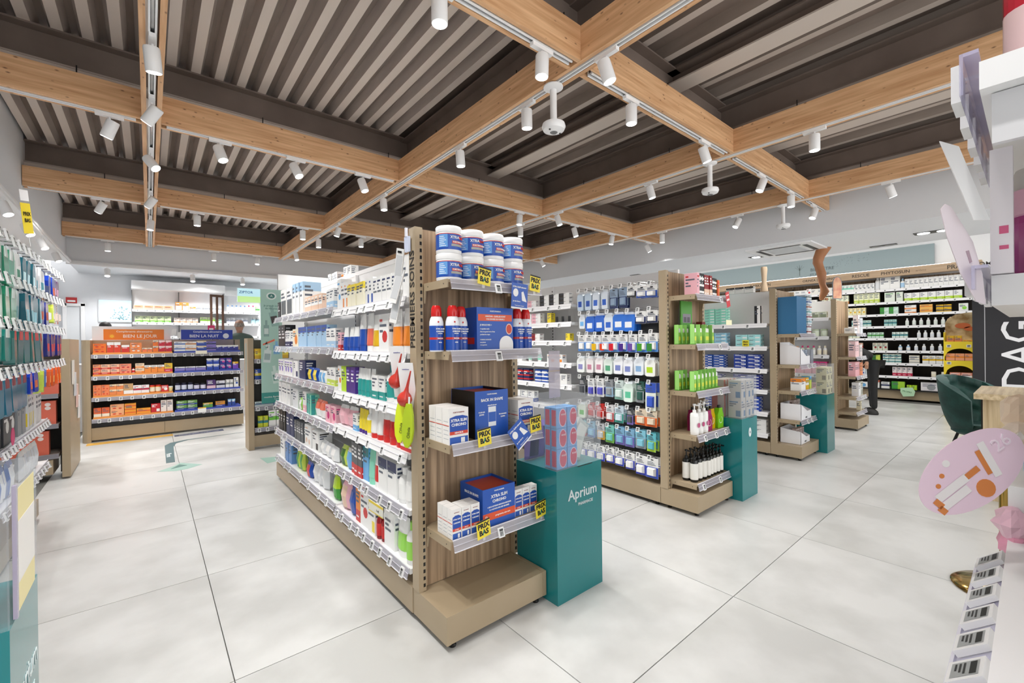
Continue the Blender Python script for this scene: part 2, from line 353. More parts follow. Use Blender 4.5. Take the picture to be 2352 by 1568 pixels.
def carton_mesh(w,d,h,base,c2,style,name='medicine_box'):
    b=MB(); b.box(-w/2,w/2,0,d,0,h,mat(base,.42))
    printface(b,w,h,base,c2,style,lambda u,v,e:(-w/2+u*w,-e,v*h),hash((w,h,base,c2))%999 if 0 else int(w*1e4+h*1e3))
    for sg in (-1,1):
        printface(b,d,h,base,c2,style if d>.6*w else 'b' if 'b' in style else 'z',lambda u,v,e,sg=sg:(sg*(w/2+e),(u if sg>0 else 1-u)*d,v*h),int(d*1e4+h*7e2))
    return b.mesh(name)
PC={}
def proto(kind,w,d,h,base,c2,style):
    k=(kind,w,d,h,base,c2,style)
    if k in PC: return PC[k]
    parts=[]; name='medicine_box'; cat='box'
    n=14
    if kind=='C': me=carton_mesh(w,d,h,base,c2,style)
    elif kind=='B':   # bottle with cap and label
        name='bottle';cat='bottle'; r=w/2
        me=MB().lathe([(0,0),(r*.93,0),(r,h*.03),(r,h*.62),(r*.8,h*.72),(r*.4,h*.78),(r*.38,h*.8)],mat(base,.25),n,(0,r,0)).mesh('bottle',True)
        parts.append(('cap',MB().lathe([(0,h*.8),(r*.5,h*.8),(r*.5,h*.99),(r*.44,h),(0,h)],mat(c2,.35),n,(0,r,0)).mesh('cap',True)))
        lb=MB().lathe([(r*1.015,h*.12),(r*1.015,h*.56)],mat(style or 'w',.45),n,(0,r,0)); parts.append(('label_band',lb.mesh('label_band',True)))
    elif kind=='T':   # tube standing on its cap
        name='cream_tube';cat='tube'; b=MB(); r=w/2; d2=d/2; i0=0
        pr=[(r*.92,d2*.92,h*.16),(r,d2,h*.2),(r,d2*.75,h*.6),(r*1.02,.004,h)]
        for q in range(3):
            for a in range(n):
                a0=2*PI*a/n;a1=2*PI*(a+1)/n; (ra,da,za),(rb,db,zb)=pr[q],pr[q+1]
                m=mat(c2,.3) if (q<2 and 'b' in style) else mat(base,.3)
                b.quad([(ra*math.cos(a0),d2+da*math.sin(a0),za),(ra*math.cos(a1),d2+da*math.sin(a1),za),(rb*math.cos(a1),d2+db*math.sin(a1),zb),(rb*math.cos(a0),d2+db*math.sin(a0),zb)],m)
        me=b.mesh('cream_tube',True)
        parts.append(('cap',MB().lathe([(0,0),(r*.9,0),(r*.9,h*.16),(0,h*.16)],mat(c2 if 'c' in style else base,.35),n,(0,d2,0),1,d/w).mesh('cap',True)))
    elif kind=='J':   # jar / tub
        name='jar';cat='jar'; r=w/2
        me=MB().lathe([(0,0),(r*.95,0),(r,h*.03),(r,h*.76),(r*.9,h*.8)],mat(base,.35),n,(0,r,0)).mesh('jar',True)
        parts.append(('lid',MB().lathe([(0,h*.8),(r*1.0,h*.8),(r*1.0,h*.97),(r*.95,h),(0,h)],mat(c2,.4),n,(0,r,0)).mesh('lid',True)))
        if style: parts.append(('label_band',MB().lathe([(r*1.012,h*.1),(r*1.012,h*.7)],mat(style,.45),n,(0,r,0)).mesh('label_band',True)))
    elif kind=='S':   # soft sachet pack standing
        name='soft_pack';cat='packet'; b=MB(); m=mat(base,.25)
        X=[-w/2,-w*.3,0,w*.3,w/2]; Z=[0,h*.1,h*.5,h*.85,h]; dd=[[0,0,0,0,0],[0,.6,.8,.6,0],[0,.9,1,.9,0],[0,.5,.6,.5,0],[0,0,0,0,0]]
        for i in range(4):
            for j in range(4):
                for sg in (-1,1):
                    q=[(X[a],d/2+sg*d/2*dd[c][a],Z[c]) for a,c in ((i,j),(i+1,j),(i+1,j+1),(i,j+1))]
                    b.quad(q if sg<0 else q[::-1],mat(c2,.3) if ('b' in style and j<2) or ('t' in style and j>2) or ('m' in style and j in(1,2) and i in (1,2)) else m)
        me=b.mesh('soft_pack',True)
    elif kind=='H':   # hanging blister card (origin at top centre)
        name='blister_pack';cat='packet'; b=MB(); b.box(-w/2,w/2,0,.002,-h,0,mat(base,.4))
        if 'b' in style: b.box(-w/2+.001,w/2-.001,-.0008,0,-h+.001,-h*.45,mat(c2,.4))
        if 'h' in style: b.box(-w/2+.001,w/2-.001,-.0008,0,-h*.35,-.001,mat(c2,.4))
        b.box(-.012,.012,-.001,.0001,-.02,-.012,BLACK)
        for i in range(3): b.box(-w*.38,w*(.1+.1*i),-.0014,-.0008,-h*(.2+.07*i)-.004,-h*(.2+.07*i),mat('5a6270' if not isdark(base) else 'f4f4f4'))
        me=b.mesh('blister_pack')
        q=MB(); a,c=w*.34,h*.2; cz=-h*.68
        q.v=[(x,-.002,z) for x,z in ((-a,cz-c),(a,cz-c),(a,cz+c),(-a,cz+c))]+[(x*.75,-d,cz+(z-cz)*.75) for x,z in ((-a,cz-c),(a,cz-c),(a,cz+c),(-a,cz+c))]
        q.f=[(4,5,6,7),(0,1,5,4),(1,2,6,5),(2,3,7,6),(3,0,4,7)]; q.m=[0]*5; q.mats=[mat(c2 if 'b' not in style else ('w' if 'w' in style else base),.2)]; parts.append(('blister',q.mesh('blister')))
    elif kind=='K':   # hanging soft sleeve (gloves, insoles) tapered
        name='hanging_pack';cat='packet'; b=MB(); W2=w/2
        b.prism([(-W2*.9,-h*.95),(-W2*.6,-h),(W2*.6,-h),(W2*.9,-h*.95),(W2,-h*.3),(W2*.7,-.02),(-W2*.7,-.02),(-W2,-h*.3)],-d/2,d/2,mat(base,.2),'y')
        b.box(-W2*.7,W2*.7,-.0015,.0015,-.03,0,mat('e8eef2'))
        if 'h' in style: b.box(-W2*.55,W2*.55,-d/2-.001,-d/2,-h*.34,-h*.1,mat(c2))
        else: b.box(-W2*.6,W2*.5,-d/2-.001,-d/2,-h*.8,-h*.5,mat(c2))
        me=b.mesh('hanging_pack')
    elif kind=='P':   # pump bottle
        name='pump_bottle';cat='bottle'; r=w/2
        me=MB().lathe([(0,0),(r*.95,0),(r,h*.02),(r,h*.66),(r*.85,h*.7),(r*.4,h*.72)],mat(base,.2),n,(0,r,0)).mesh('pump_bottle',True)
        q=MB().lathe([(0,h*.72),(r*.42,h*.72),(r*.42,h*.8),(r*.16,h*.81),(r*.16,h*.93),(r*.4,h*.95),(r*.36,h),(0,h)],mat(c2,.35),n,(0,r,0)); q.box(-r*.15,r*.15,-r*.3,r,h*.94,h*.985,mat(c2,.35)); parts.append(('pump',q.mesh('pump',True)))
        parts.append(('label_band',MB().lathe([(r*1.015,h*.08),(r*1.015,h*.6)],mat(style or 'w',.45),n,(0,r,0)).mesh('label_band',True)))
    if kind=='H' or kind=='C': pass
    root=(name,cat,me,parts); PC[k]=root; return root
LAB={}
def uniq(base_label,extra):
    """every different run gets a wording of its own"""
    l=base_label
    if l in LAB and extra: l=base_label+', '+extra
    k=2; l0=l
    while l in LAB: l=f'{l0} ({k})'; k+=1; DUPS.append(l)
    LAB[l]=1; return l
DUPS=[]
NOBJ=[0]
KMAP=(('central gondola','pharmacy_box'),('second gondola','toothpaste_box'),('third gondola','dressing_box'),('fourth gondola','soap_box'),('wall shel','remedy_box'),('vitamin','vitamin_box'),('far cabinet','medicine_box'),('end unit','product_box'))
ORD=['first','second','third','fourth','fifth','sixth','seventh','eighth','ninth','tenth','eleventh','twelfth','thirteenth','fourteenth','fifteenth']
def short(l):
    for a,b in ((' on the ',' on '),(' of the ',' of '),(' in the ',' in '),(' from the ',' from ')): l=l.replace(a,b)
    return l
def nlabel(base,i,n,s=0,st=1,q=0,rows=1):
    l=base; e=[]
    if n>1: e.append(f'{ORD[i]} from left')
    if st>1: e.append(['lower','upper'][s] if st==2 else f'{ORD[s]} layer up')
    if rows>1: e.append('front' if q==0 else 'behind')
    if not e: return base
    l=base+', '+' '.join(e)
    if len(l.split())>16:
        l=base.replace(' central gondola',' gondola one').replace(' with ',' ')+', '+' '.join(e).replace(' from left','')
    return l if len(l.split())<=16 else None
def put(pr,M,label,group=None):
    name,cat,me,parts=pr
    if name=='medicine_box':
        for a,b in KMAP:
            if a in label: name=b; break
    o=bpy.data.objects.new(name,me); COL.objects.link(o); o.matrix_world=M
    tag(o,label,cat,group)
    for pn,pm in parts:
        c=bpy.data.objects.new(pn,pm); COL.objects.link(c); c.parent=o
    NOBJ[0]+=1
    return o
def frameM(loc,rz): return Matrix.Translation(loc)@Matrix.Rotation(rz,4,'Z')
RN=random.Random(3)
def row(FM,x0,x1,z,items,place,y=.015,rows=1,hang=False,drop=.0):
    """items: (kind,n,w,d,h,base,c2,desc,style,stack) laid left to right from x0 to x1"""
    tot=sum(it[1]*it[2] for it in items); ng=sum(it[1] for it in items)
    sc=min(1.0,(x1-x0-.002*ng)/tot) if tot>0 else 1
    gap=max(.0015,(x1-x0-tot*sc)/max(1,ng)); x=x0+gap/2
    prev=''
    for it in items:
        kind,n,w,d,h,base,c2,desc=it[:8]; style=it[8] if len(it)>8 else 'p'; st=it[9] if len(it)>9 else 1
        w2=round(w*sc,4)
        if kind=='_':
            x+=n*(w2+gap); continue
        lab=uniq(short(f'{desc} {place}'),'')
        pr=proto(kind,w2,d,h,base,c2,style)
        grp=lab+' row' if n*st*rows>1 else None
        g0=min(gap,.006) if kind in 'CS' else gap
        xs=x
        for i in range(n):
            jy=RN.uniform(-.004,.006); jr=RN.uniform(-.03,.03)
            for s in range(st):
                for q in range(rows):
                    jz=-.002 if hang else .0005
                    M=FM@Matrix.Translation((xs+w2/2,y+jy+q*(d+.004),z+s*(h+.0006)+jz))@Matrix.Rotation(jr if kind!='C' or n<2 else jr*.3,4,'Z')
                    put(pr,M,nlabel(lab,i,n,s,st,q,rows) or lab,grp)
            xs+=w2+g0
        x+=n*(w2+gap); prev=desc
# ---------------- shelf fixtures (local frame: x right, y back, front edge at y=0)
def lip(x0,x1,z,parent,tags,y=0,white=False,tilt=.5,dz=0):
    b=MB(); h=.04; t=-.014
    m=WHITE if white else RAIL
    b.quad([(x0,y-.002,z+.004),(x1,y-.002,z+.004),(x1,y+t,z-h),(x0,y+t,z-h)],m); b.quad([(x0,y-.0035,z+.003),(x1,y-.0035,z+.003),(x1,y+t-.0015,z-h),(x0,y+t-.0015,z-h)][::-1],m)
    b.box(x0,x1,y+t-.005,y+t+.001,z-h-.003,z-h,mat('e4e3ea',.3)); b.box(x0,x1,y-.012,y-.007,z-.018,z-.0165,mat('d4d2dc',.3)); b.box(x0,x1,y-.003,y+.001,z+.001,z+.006,mat('e4e3ea',.3))
    rl=b.build('label_rail',parent)
    for tx in tags:
        o=link_part('price_tag',TAGM,rl,(tx,y-.016,z-.026),(math.radians(-18),0,0))
    return rl
def tagpos(x0,x1,n,seed):
    r=random.Random(seed); w=(x1-x0)/n
    return [x0+w*(i+.5)+r.uniform(-.25,.25)*max(0,w-.036) for i in range(n)]
def shelf(parent,x0,x1,z,depth,ntag=0,m=None,th=.024,seed=0,rail=True,whiterail=False,name='shelf'):
    m=m or WHITE
    s=MB().box(x0,x1,.0,depth,z-th,z,m).build(name,parent)
    if rail: lip(x0,x1,z,s,tagpos(x0,x1,ntag,seed) if ntag else [],0,whiterail)
    return s
def slots(parent,x,y,z0,z1,face='y-'):
    b=MB(); z=z0
    while z<z1:
        if face=='y-': b.box(x-.005,x+.005,y-.0008,y+.0002,z,z+.016,BLACK)
        else: b.box(x-.0008,x+.0002,y-.005,y+.005,z,z+.016,BLACK)
        z+=.032
    o=b.build('slot_row',parent); o['kind']='stuff'; return o
def foot(parent,x,y):
    b=MB().lathe([(0,0),(.016,0),(.017,.006),(.012,.012),(.006,.014)],BLACK,12,(x,y,0)); b.lathe([(.005,.0141),(.005,.03)],CHROME,8,(x,y,0)); return b.build('foot',parent)
def plinth(parent,x0,x1,y0,y1,h=.15):
    o=MB().box(x0,x1,y0,y1,.018+.012,h,BEIGE).build('plinth',parent)
    b=MB(); b.box(x0+.02,x1-.02,y0+.05,y1-.02,.0305,.031,BLACK)
    for x in (x0+.04,x1-.04): foot(parent,x,y0+.035)
    return o
def gondola(x0,yfar,ynear,wid,label,shelves,panel=WHITE,ztop=1.8,backm=None,rightshelves=True):
    """two-sided run: left face towards -X.  shelves: list of (s0,s1,z,ntag,whiterail)"""
    L=yfar-ynear; g=empty('gondola_shelving',(x0,yfar,0),-PI/2); tag(g,label,'shelving')
    MB().box(0,L,wid/2-.012,wid/2+.012,.15,ztop,panel).build('back_panel',g)
    n=max(1,round(L/1.35)); m=L/n
    for i in range(n):
        MB().box(i*m+.0005,(i+1)*m-.0015,.0,.022,.03,.15,BEIGE).build('plinth_panel',g)
        MB().box(i*m+.0005,(i+1)*m-.0015,wid-.022,wid,.03,.15,BEIGE).build('plinth_panel',g)
        foot(g,i*m+.05,.035); foot(g,(i+1)*m-.05,.035)
    MB().box(.0,L,.023,wid-.023,.13,.15,BLACK if 0 else BEIGE).build('base_deck',g)
    for x in [.012]+[i*m for i in range(1,n)]:
        u=MB().box(x-.012,x+.012,wid/2-.035,wid/2-.0125,.15,ztop,backm or WHITE).build('upright',g); slots(u,x,wid/2-.035,.2,ztop-.05)
    for k,(s0,s1,z,nt,wr) in enumerate(shelves): shelf(g,s0,s1,z,wid/2-.04,nt,seed=k*7+1,whiterail=wr)
    if rightshelves:
        for z in (.25,.55,.85,1.15,1.45):
            MB().box(.03,L-.03,wid/2+.013,wid-.005,z-.024,z,WHITE).build('shelf',g)
    return g
def endcap(x0,y0,wid,label,zs,ntags,ztop=1.82,deep=.235,bw=None):
    """unit standing at the head of a gondola, shelves facing -Y. origin x0,y0 = left front corner of base"""
    g=empty('end_unit',(x0,y0,0),0); tag(g,label,'shelving')
    D=.295
    bw=bw or wid
    p=MB().box(.021,bw-.021,0,D-.001,.03,.148,BEIGE).build('plinth',g)
    for a,b_ in ((0,.02),(bw-.02,bw)): MB().box(a,b_,-.002,D-.001,.03,.15,BEIGE).build('plinth_side',g)
    for x in (.045,bw-.045):
        for y in (.03,D-.05): foot(g,x,y)
    for x,sx in ((0,1),(wid-.035,-1)):
        u=MB().box(x,x+.035,D-.062,D-.002,.151,ztop,BEIGE).build('upright',g); slots(u,x+.0175+sx*.008,D-.062,.17,ztop-.02)
    if 1:
        MB().box(.0355,wid-.0355,D-.03,D-.01,.151,ztop,OAKV).build('back_panel',g)
    for k,z in enumerate(zs):
        s=MB().box(.045,wid-.045,D-.032-deep,D-.0305,z-.012,z,BEIGE).build('shelf',g)
        for x in (.039,wid-.045):
            b=MB(); y0_=D-.032-deep; b.prism([(y0_,z-.034),(D-.075,z-.034),(D-.064,z-.09),(D-.0625,z-.09),(D-.0625,z+.002),(y0_,z+.002)],x,x+.006,BEIGE,'x')
            for yy in (y0_+.03,D-.1): b.tube((x-.0005,yy,z-.016),(x+.0065,yy,z-.016),.003,BLACK,8)
            b.build('shelf_bracket',s)
        lip(.05,bw+.004,z+.001,s,ntags[k] if k<len(ntags) else [],D-.032-deep-.002)
    return g
def binbox(x0,y0,wid,dep,ztop,zacr,label,logo=None):
    g=empty('display_bin',(x0,y0,0),0); tag(g,label,'display bin')
    MB().box(0,wid,0,dep,.0,ztop,TEALM).build('body',g)
    b=MB(); t=.0035
    for (a,b_,c,d) in ((0,wid,0,t),(0,wid,dep-t,dep),(0,t,t,dep-t),(wid-t,wid,t,dep-t)): b.box(a,b_,c,d,ztop+.0005,zacr,ACR)
    b.build('acrylic_box',g)
    MB().box(wid*.45,wid*.78,-.0008,0,ztop-.006,ztop-.002,BLACK).build('slot',g)
    return g
# ================= CENTRAL GONDOLA (first from the left in the middle aisle)
S1=[(.02,1.74,1.53,8,0),(1.745,2.8,1.505,8,1),(.02,1.74,1.262,9,0),(1.745,2.8,1.24,9,1),(.02,1.74,1.005,9,0),(1.745,2.8,.985,8,1),
(.02,1.74,.745,10,0),(1.745,2.8,.765,6,1),(.02,1.74,.485,9,0),(1.745,2.8,.50,8,0),(.02,1.74,.235,7,0),(1.745,2.8,.225,9,0)]
G1=gondola(.932,4.69,1.866,.6,'long white shelved gondola with brown plinth in the middle of the floor',S1)
MB().box(.014,2.815,.285,.3,1.8,1.83,WHITE).build('panel_rim',G1)
F1=frameM((.932,4.69,0),-PI/2)
fb=[f'{t} of central gondola far bay' for t in ('on top shelf','on second shelf','on third shelf','on fourth shelf','on fifth shelf','on bottom shelf')]
nb=[s.replace('far bay','near bay') for s in fb]
C='C'
A0,A1,B0,B1=.06,1.735,1.76,2.79
row(F1,A0,A1,1.53,[('C',1,.1,.1,.15,'k','g','black device carton','p'),('C',2,.2,.07,.25,'w','dg','white carton with dark monitor picture','f'),('C',3,.09,.14,.26,'w','sb','pale blue and white monitor carton','t'),('C',5,.085,.05,.12,'se','w','pinkish leg-care carton','m'),('C',2,.08,.06,.13,'w','sb','small white and blue carton','b')],fb[0])
row(F1,B0,B1,1.505,[('C',1,.1,.07,.2,'w','lb','white carton with blue badge','d'),('C',2,.08,.06,.17,'w','o','white carton with orange blocks','q'),('C',4,.09,.07,.14,'fbf6dc','y','cream carton with yellow top','t'),('C',2,.08,.06,.15,'w','b','white carton with violet-blue block','q'),('C',5,.075,.06,.14,'w','nv','white carton with vertical blue lettering','p'),('C',2,.09,.03,.2,'w','wg','plain white dressing carton','p')],nb[0])
row(F1,A0,A1,1.262,[('C',2,.13,.09,.2,'k','g','tall black carton','p'),('C',3,.1,.07,.14,'w','nv','white carton with navy flash','b'),('C',1,.16,.08,.15,'cr','o','cream carton with orange disc','d'),('C',6,.12,.07,.16,'sb','b','blue spray carton','t'),('C',2,.1,.05,.13,'w','sb','white and pale blue carton','b')],fb[1])
row(F1,B0,B1,1.24,[('C',1,.06,.05,.12,'pk','r','small pink carton','b'),('T',3,.068,.045,.15,'w','b','small white tube with blue base','bc'),('T',1,.075,.05,.22,'w','b','tall white tube with blue base','bc'),('T',1,.075,.05,.22,'w','co','white tube with coral base','b'),('T',1,.085,.05,.2,'w','dy','white tube with yellow base','b'),('C',1,.12,.05,.2,'w','r','white carton with red flash','d'),('T',2,.09,.05,.22,'w','o','white tube with orange base','b')],nb[1])
row(F1,A0,A1,1.005,[('C',5,.1,.08,.14,'w','v','white carton with pen picture','d'),('C',1,.14,.1,.14,'w','nv','white carton with navy corner','q'),('C',1,.2,.08,.15,'nv','w','navy blue carton','p'),('S',2,.13,.05,.1,'b','y','blue and yellow glossy packet','m'),('S',2,.1,.04,.09,'w','lb','white glossy packet','m'),('C',2,.09,.06,.12,'w','yg','white and green carton','b')],fb[2])
row(F1,B0,B1,.985,[('C',1,.07,.06,.16,'w','o','white carton with orange spot','d'),('C',1,.09,.06,.16,'lm','w','lime green carton','p'),('C',2,.075,.06,.16,'pu','v','purple carton','p'),('T',4,.06,.04,.16,'w','t','small white tube with teal base','bc'),('C',2,.08,.05,.13,'w','t','white carton with teal base','b'),('B',2,.07,.07,.19,'w','tl','white bottle with dark teal cap','t'),('C',1,.14,.06,.13,'w','t','wide white carton with teal band','m')],nb[2])
row(F1,A0,A1,.745,[('C',4,.1,.09,.19,'w','wg','white carton with curved line picture','d'),('C',1,.16,.1,.16,'wg','g','pale grey carton','p'),('S',1,.1,.05,.1,'lg','w','light green packet','m'),('C',1,.09,.06,.16,'w','pk','white and pink carton','b'),('C',2,.07,.06,.15,'mt','t','mint green carton','h'),('S',2,.12,.06,.13,'co','w','coral and white soft pack','b'),('C',2,.1,.05,.12,'pk','hp','pink patterned carton','d')],fb[3])
row(F1,B0,B1,.765,[('S',2,.14,.06,.13,'pk','w','clear pink sponge pack','t'),('C',1,.07,.05,.1,'w','lb','small white carton','b'),('T',3,.045,.03,.14,'y','pu','yellow lip stick tube with purple cap','c'),('B',1,.05,.05,.16,'w','w','white roll bottle with yellow label','y'),('T',2,.075,.045,.17,'w','r','white tube with red cap','c'),('T',3,.08,.05,.2,'w','r','tall white tube with red base','bc'),('C',1,.12,.1,.05,'r','w','flat red carton','m')],nb[3])
row(F1,A0,A1,.485,[('C',3,.07,.12,.19,'bk','br','dark brown carton','p'),('C',2,.12,.12,.19,'nv','nv','navy blue box file carton','p'),('C',4,.06,.1,.16,'dg','g','narrow grey sleeve carton','p'),('C',1,.16,.09,.17,'w','se','white carton with skin-tone pictures','s'),('C',1,.14,.1,.15,'w','bk','white carton with dark photos','q'),('S',3,.12,.07,.1,'wg','w','clear bag of white clips','m')],fb[4])
row(F1,B0,B1,.50,[('S',1,.12,.07,.13,'yg','dgn','green and white clear pack','m'),('S',1,.11,.05,.13,'lb','w','light blue clear pack','t'),('C',3,.06,.03,.19,'dg','r','dark card pack with red foot','b'),('C',1,.08,.04,.19,'lb','tl','turquoise card pack with red foot','t'),('T',1,.075,.045,.2,'mt','mt','mint green tube','c'),('T',1,.075,.045,.2,'w','r','white tube with red lettering','b'),('C',2,.11,.06,.18,'w','nv','white carton with navy top','t'),('B',1,.08,.08,.17,'w','w','white roll-on bottle','w'),('T',1,.08,.05,.17,'w','nv','white tube with navy band','t')],nb[4])
row(F1,A0,A1,.235,[('C',1,.17,.05,.2,'w','wg','white sleeve','p'),('C',2,.1,.14,.2,'5f8ec8','b','blue folder carton','p'),('S',2,.1,.06,.16,'yg','gr','green and yellow packet','m'),('S',1,.13,.06,.12,'b','r','blue packet with red spot','m'),('S',3,.1,.08,.16,'wg','w','clear bag of white gloves','t'),('S',1,.1,.05,.16,'lm','gr','lime green packet','b')],fb[5])
row(F1,B0,B1,.225,[('S',1,.15,.08,.18,'pk','se','clear bag of pink puffs','m'),('S',1,.12,.07,.17,'1f4fae','b','shiny blue packet','m'),('C',1,.07,.09,.2,'o','r','orange carton with rounded photo','b'),('C',1,.12,.05,.2,'w','r','white carton with red photo','d'),('C',1,.1,.05,.19,'w','y','white carton with yellow corner','q'),('B',2,.045,.045,.15,'dr','w','small dark red bottle with white cap','r'),('C',1,.12,.06,.19,'w','wg','white carton with grey numerals','p'),('T',1,.11,.06,.2,'w','lg','white tube with green leaf','b'),('B',1,.07,.07,.2,'w','lg','white bottle with green cap','lg')],nb[5])
# boxes standing on top of the gondola
row(frameM((1.2,4.0,0),-PI/2),0,.62,1.801,[('C',3,.075,.06,.09,'w','wg','white carton','p'),('C',1,.05,.04,.05,'o','o','small orange carton','p'),('C',2,.08,.06,.1,'w','g','white carton with grey numerals','p')],'standing on top of the central gondola',y=.02)
# vertical lettering on the end upright, facing the left aisle
text('PREMIERS SOINS',.075,mat('2a251f'),G1,(2.872,.0,1.47),(PI/2,-PI/2,0),depth=.0008) if 0 else None
# ---- end unit 1
E1=endcap(.936,1.57,.6,'brown end unit with wood back facing the viewer, blue slimming products',[1.56,1.25,.85,.44],[[.3],[.3],[],[.3]],bw=.572)
MB().box(-.0035,-.0005,.232,.293,.151,1.82,BEIGE).build('side_panel',E1)
text('PREMIERS SOINS',.062,mat('2a251f',.5),E1,(-.0042,.262,1.265),(0,-PI/2,0),align='LEFT',depth=.0006,bold=.001)
FE=frameM((.936,1.598,0),0)
# protein tubs
def tub():
    r=.0565; h=.118
    e=empty('supplement_tub'); 
    MB().lathe([(0,0),(r*.96,0),(r,.006),(r,h*.74),(r*.95,h*.77)],mat('f4f4f4',.3),28,(0,0,0)).build('tub_body',e,True)
    MB().lathe([(0,h*.771),(r*1.0,h*.771),(r*1.02,h*.8),(r*1.02,h*.96),(r*.97,h),(0,h)],mat('fafafa',.35),28).build('lid',e,True)
    lb=MB().lathe([(r*1.008,.014),(r*1.008,h*.2),(r*1.008,h*.68),(r*1.008,h*.71)],[mat('1f4fae',.3),mat('2456b4',.3),mat('c43a2c',.3)],28).build('wrap_label',e,True)
    def arc(a0,a1,z0,z1,m,k=1.014,n=6):
        b=MB()
        for i in range(n):
            a=math.radians(a0+(a1-a0)*i/n-90); c=math.radians(a0+(a1-a0)*(i+1)/n-90)
            b.quad([(r*k*math.cos(a),r*k*math.sin(a),z0),(r*k*math.cos(c),r*k*math.sin(c),z0),(r*k*math.cos(c),r*k*math.sin(c),z1),(r*k*math.cos(a),r*k*math.sin(a),z1)],m)
        return b
    b=arc(-80,-38,.024,.08,mat('6aa6e6',.3))
    for q in range(6): 
        c=arc(-78,-45-(q%3)*5,.028+q*.008,.031+q*.008,mat('f0f4fa'),1.018,3); i=len(b.v); b.v+=c.v; b.f+=[tuple(i+a for a in f) for f in c.f]; b.m+=[b.mi(mat('f0f4fa'))]*len(c.f)
    b.build('side_panel_print',e)
    arc(-18,45,.040,.052,mat('e0552c',.3)).build('red_banner',e)
    arc(-22,50,.028,.038,mat('a9a9a0',.3)).build('grey_banner',e)
    for s,sz,z,a in (('XTRA',.0165,.066,-6),('SLIM',.0165,.066,30)):
        an=math.radians(a-90); text(s,sz,mat('f6f6f6') if a<0 else mat('d23a2c'),e,(r*1.022*math.cos(an),r*1.022*math.sin(an),z),(PI/2,0,math.radians(a)),bold=.0004)
    for s,sz,z,a in (('FORTE',.0095,.046,-2),('FAT BURN',.0085,.046,30)):
        an=math.radians(a-90); text(s,sz,mat('f6f6f6'),e,(r*1.026*math.cos(an),r*1.026*math.sin(an),z),(PI/2,0,math.radians(a)),bold=.0002)
    return e,h
T0,th=tub()
tx=[.092,.212,.332,.452]
nm=['first','second','third','fourth']
k=0
for lv in (0,1):
    for i,x in enumerate(tx):
        lab=f"blue and white supplement tub, {'top' if lv else 'bottom'} layer, {nm[i]} from left on the end unit"
        M=FE@Matrix.Translation((x,.07,1.561+lv*(th+.0008)))@Matrix.Rotation(RN.uniform(-.2,.1),4,'Z')
        o=T0 if k==0 else dup(T0,label=lab); o.matrix_world=M; tag(o,lab,'tub','supplement tubs on the top shelf of the end unit'); k+=1
# cooling sprays
def spray():
    e=empty('spray_can'); r=.031
    MB().lathe([(0,0),(r*.96,0),(r,.004),(r,.118),(r*.97,.13),(r*.82,.146),(r*.7,.152)],mat('eceff4',.25),22,(0,0,0)).build('can_body',e,True)
    MB().lathe([(r*1.01,.006),(r*1.01,.052),(r*1.01,.062),(r*1.01,.112)],[mat('1f4fae',.3),mat('c8322c',.3),mat('1f4fae',.3)],22).build('wrap_label',e,True)
    MB().lathe([(0,.1525),(r*.74,.1525),(r*.76,.165),(r*.7,.188),(r*.5,.2),(0,.202)],mat('c81f1f',.18),20).build('red_cap',e,True)
    for s,sz,z in (('XTRA SLIM',.0085,.098),('CHRONO',.0085,.087),('CAPTEUR',.005,.078),('MINCEUR',.006,.057),('150 ML',.005,.04)): text(s,sz,mat('f6f6f6'),e,(0,-r*1.03,z),(PI/2,0,0),bold=.0003)
    MB().lathe([(0,0),(.004,0),(.004,.001)],mat('d02a26'),10,(0,0,0),1,1,Matrix.Translation((-.008,-r*1.0,.128))@Matrix.Rotation(PI/2,4,'X')).build('mark',e)
    return e
Sp=spray()
sx=[(.028,.075,'first'),(.085,.035,'second'),(.15,.07,'third'),(.468,.05,'fourth'),(.533,.06,'fifth')]
for i,(x,y,n) in enumerate(sx):
    lab=f'red capped blue spray can, {n} from left on the second shelf of the end unit'
    o=Sp if i==0 else dup(Sp,label=lab); o.matrix_world=FE@Matrix.Translation((x,y,1.2515)); tag(o,lab,'can','spray cans on the end unit')
def bigbox(w,d,h,front,side,lines,loc,label,top=None,rz=0,cut=0):
    e=empty('display_carton',(0,0,0)); e.matrix_world=FE@Matrix.Translation(loc)@Matrix.Rotation(rz,4,'Z'); tag(e,label,'carton')
    t=.003
    b=MB(); b.box(-w/2,w/2,0,t,0,h,mat(front,.4)); b.box(-w/2,w/2,d-t,d,0,h,mat(front,.4)); b.box(-w/2,-w/2+t,t,d-t,0,h,mat(side,.4)); b.box(w/2-t,w/2,t,d-t,0,h,mat(side,.4)); b.box(-w/2+t,w/2-t,t,d-t,0,.003,mat('e9e2d4'))
    b.build('carton_body',e)
    if top: MB().box(-w/2+t+.001,w/2-t-.001,t+.001,d-t-.001,h-.02,h-.012,mat(top,.4)).build('inner_tray',e)
    for s,sz,x,z,c,al in lines: text(s,sz,mat(c),e,(x,-.0008,z),(PI/2,0,0),align=al,bold=sz*.025)
    return e
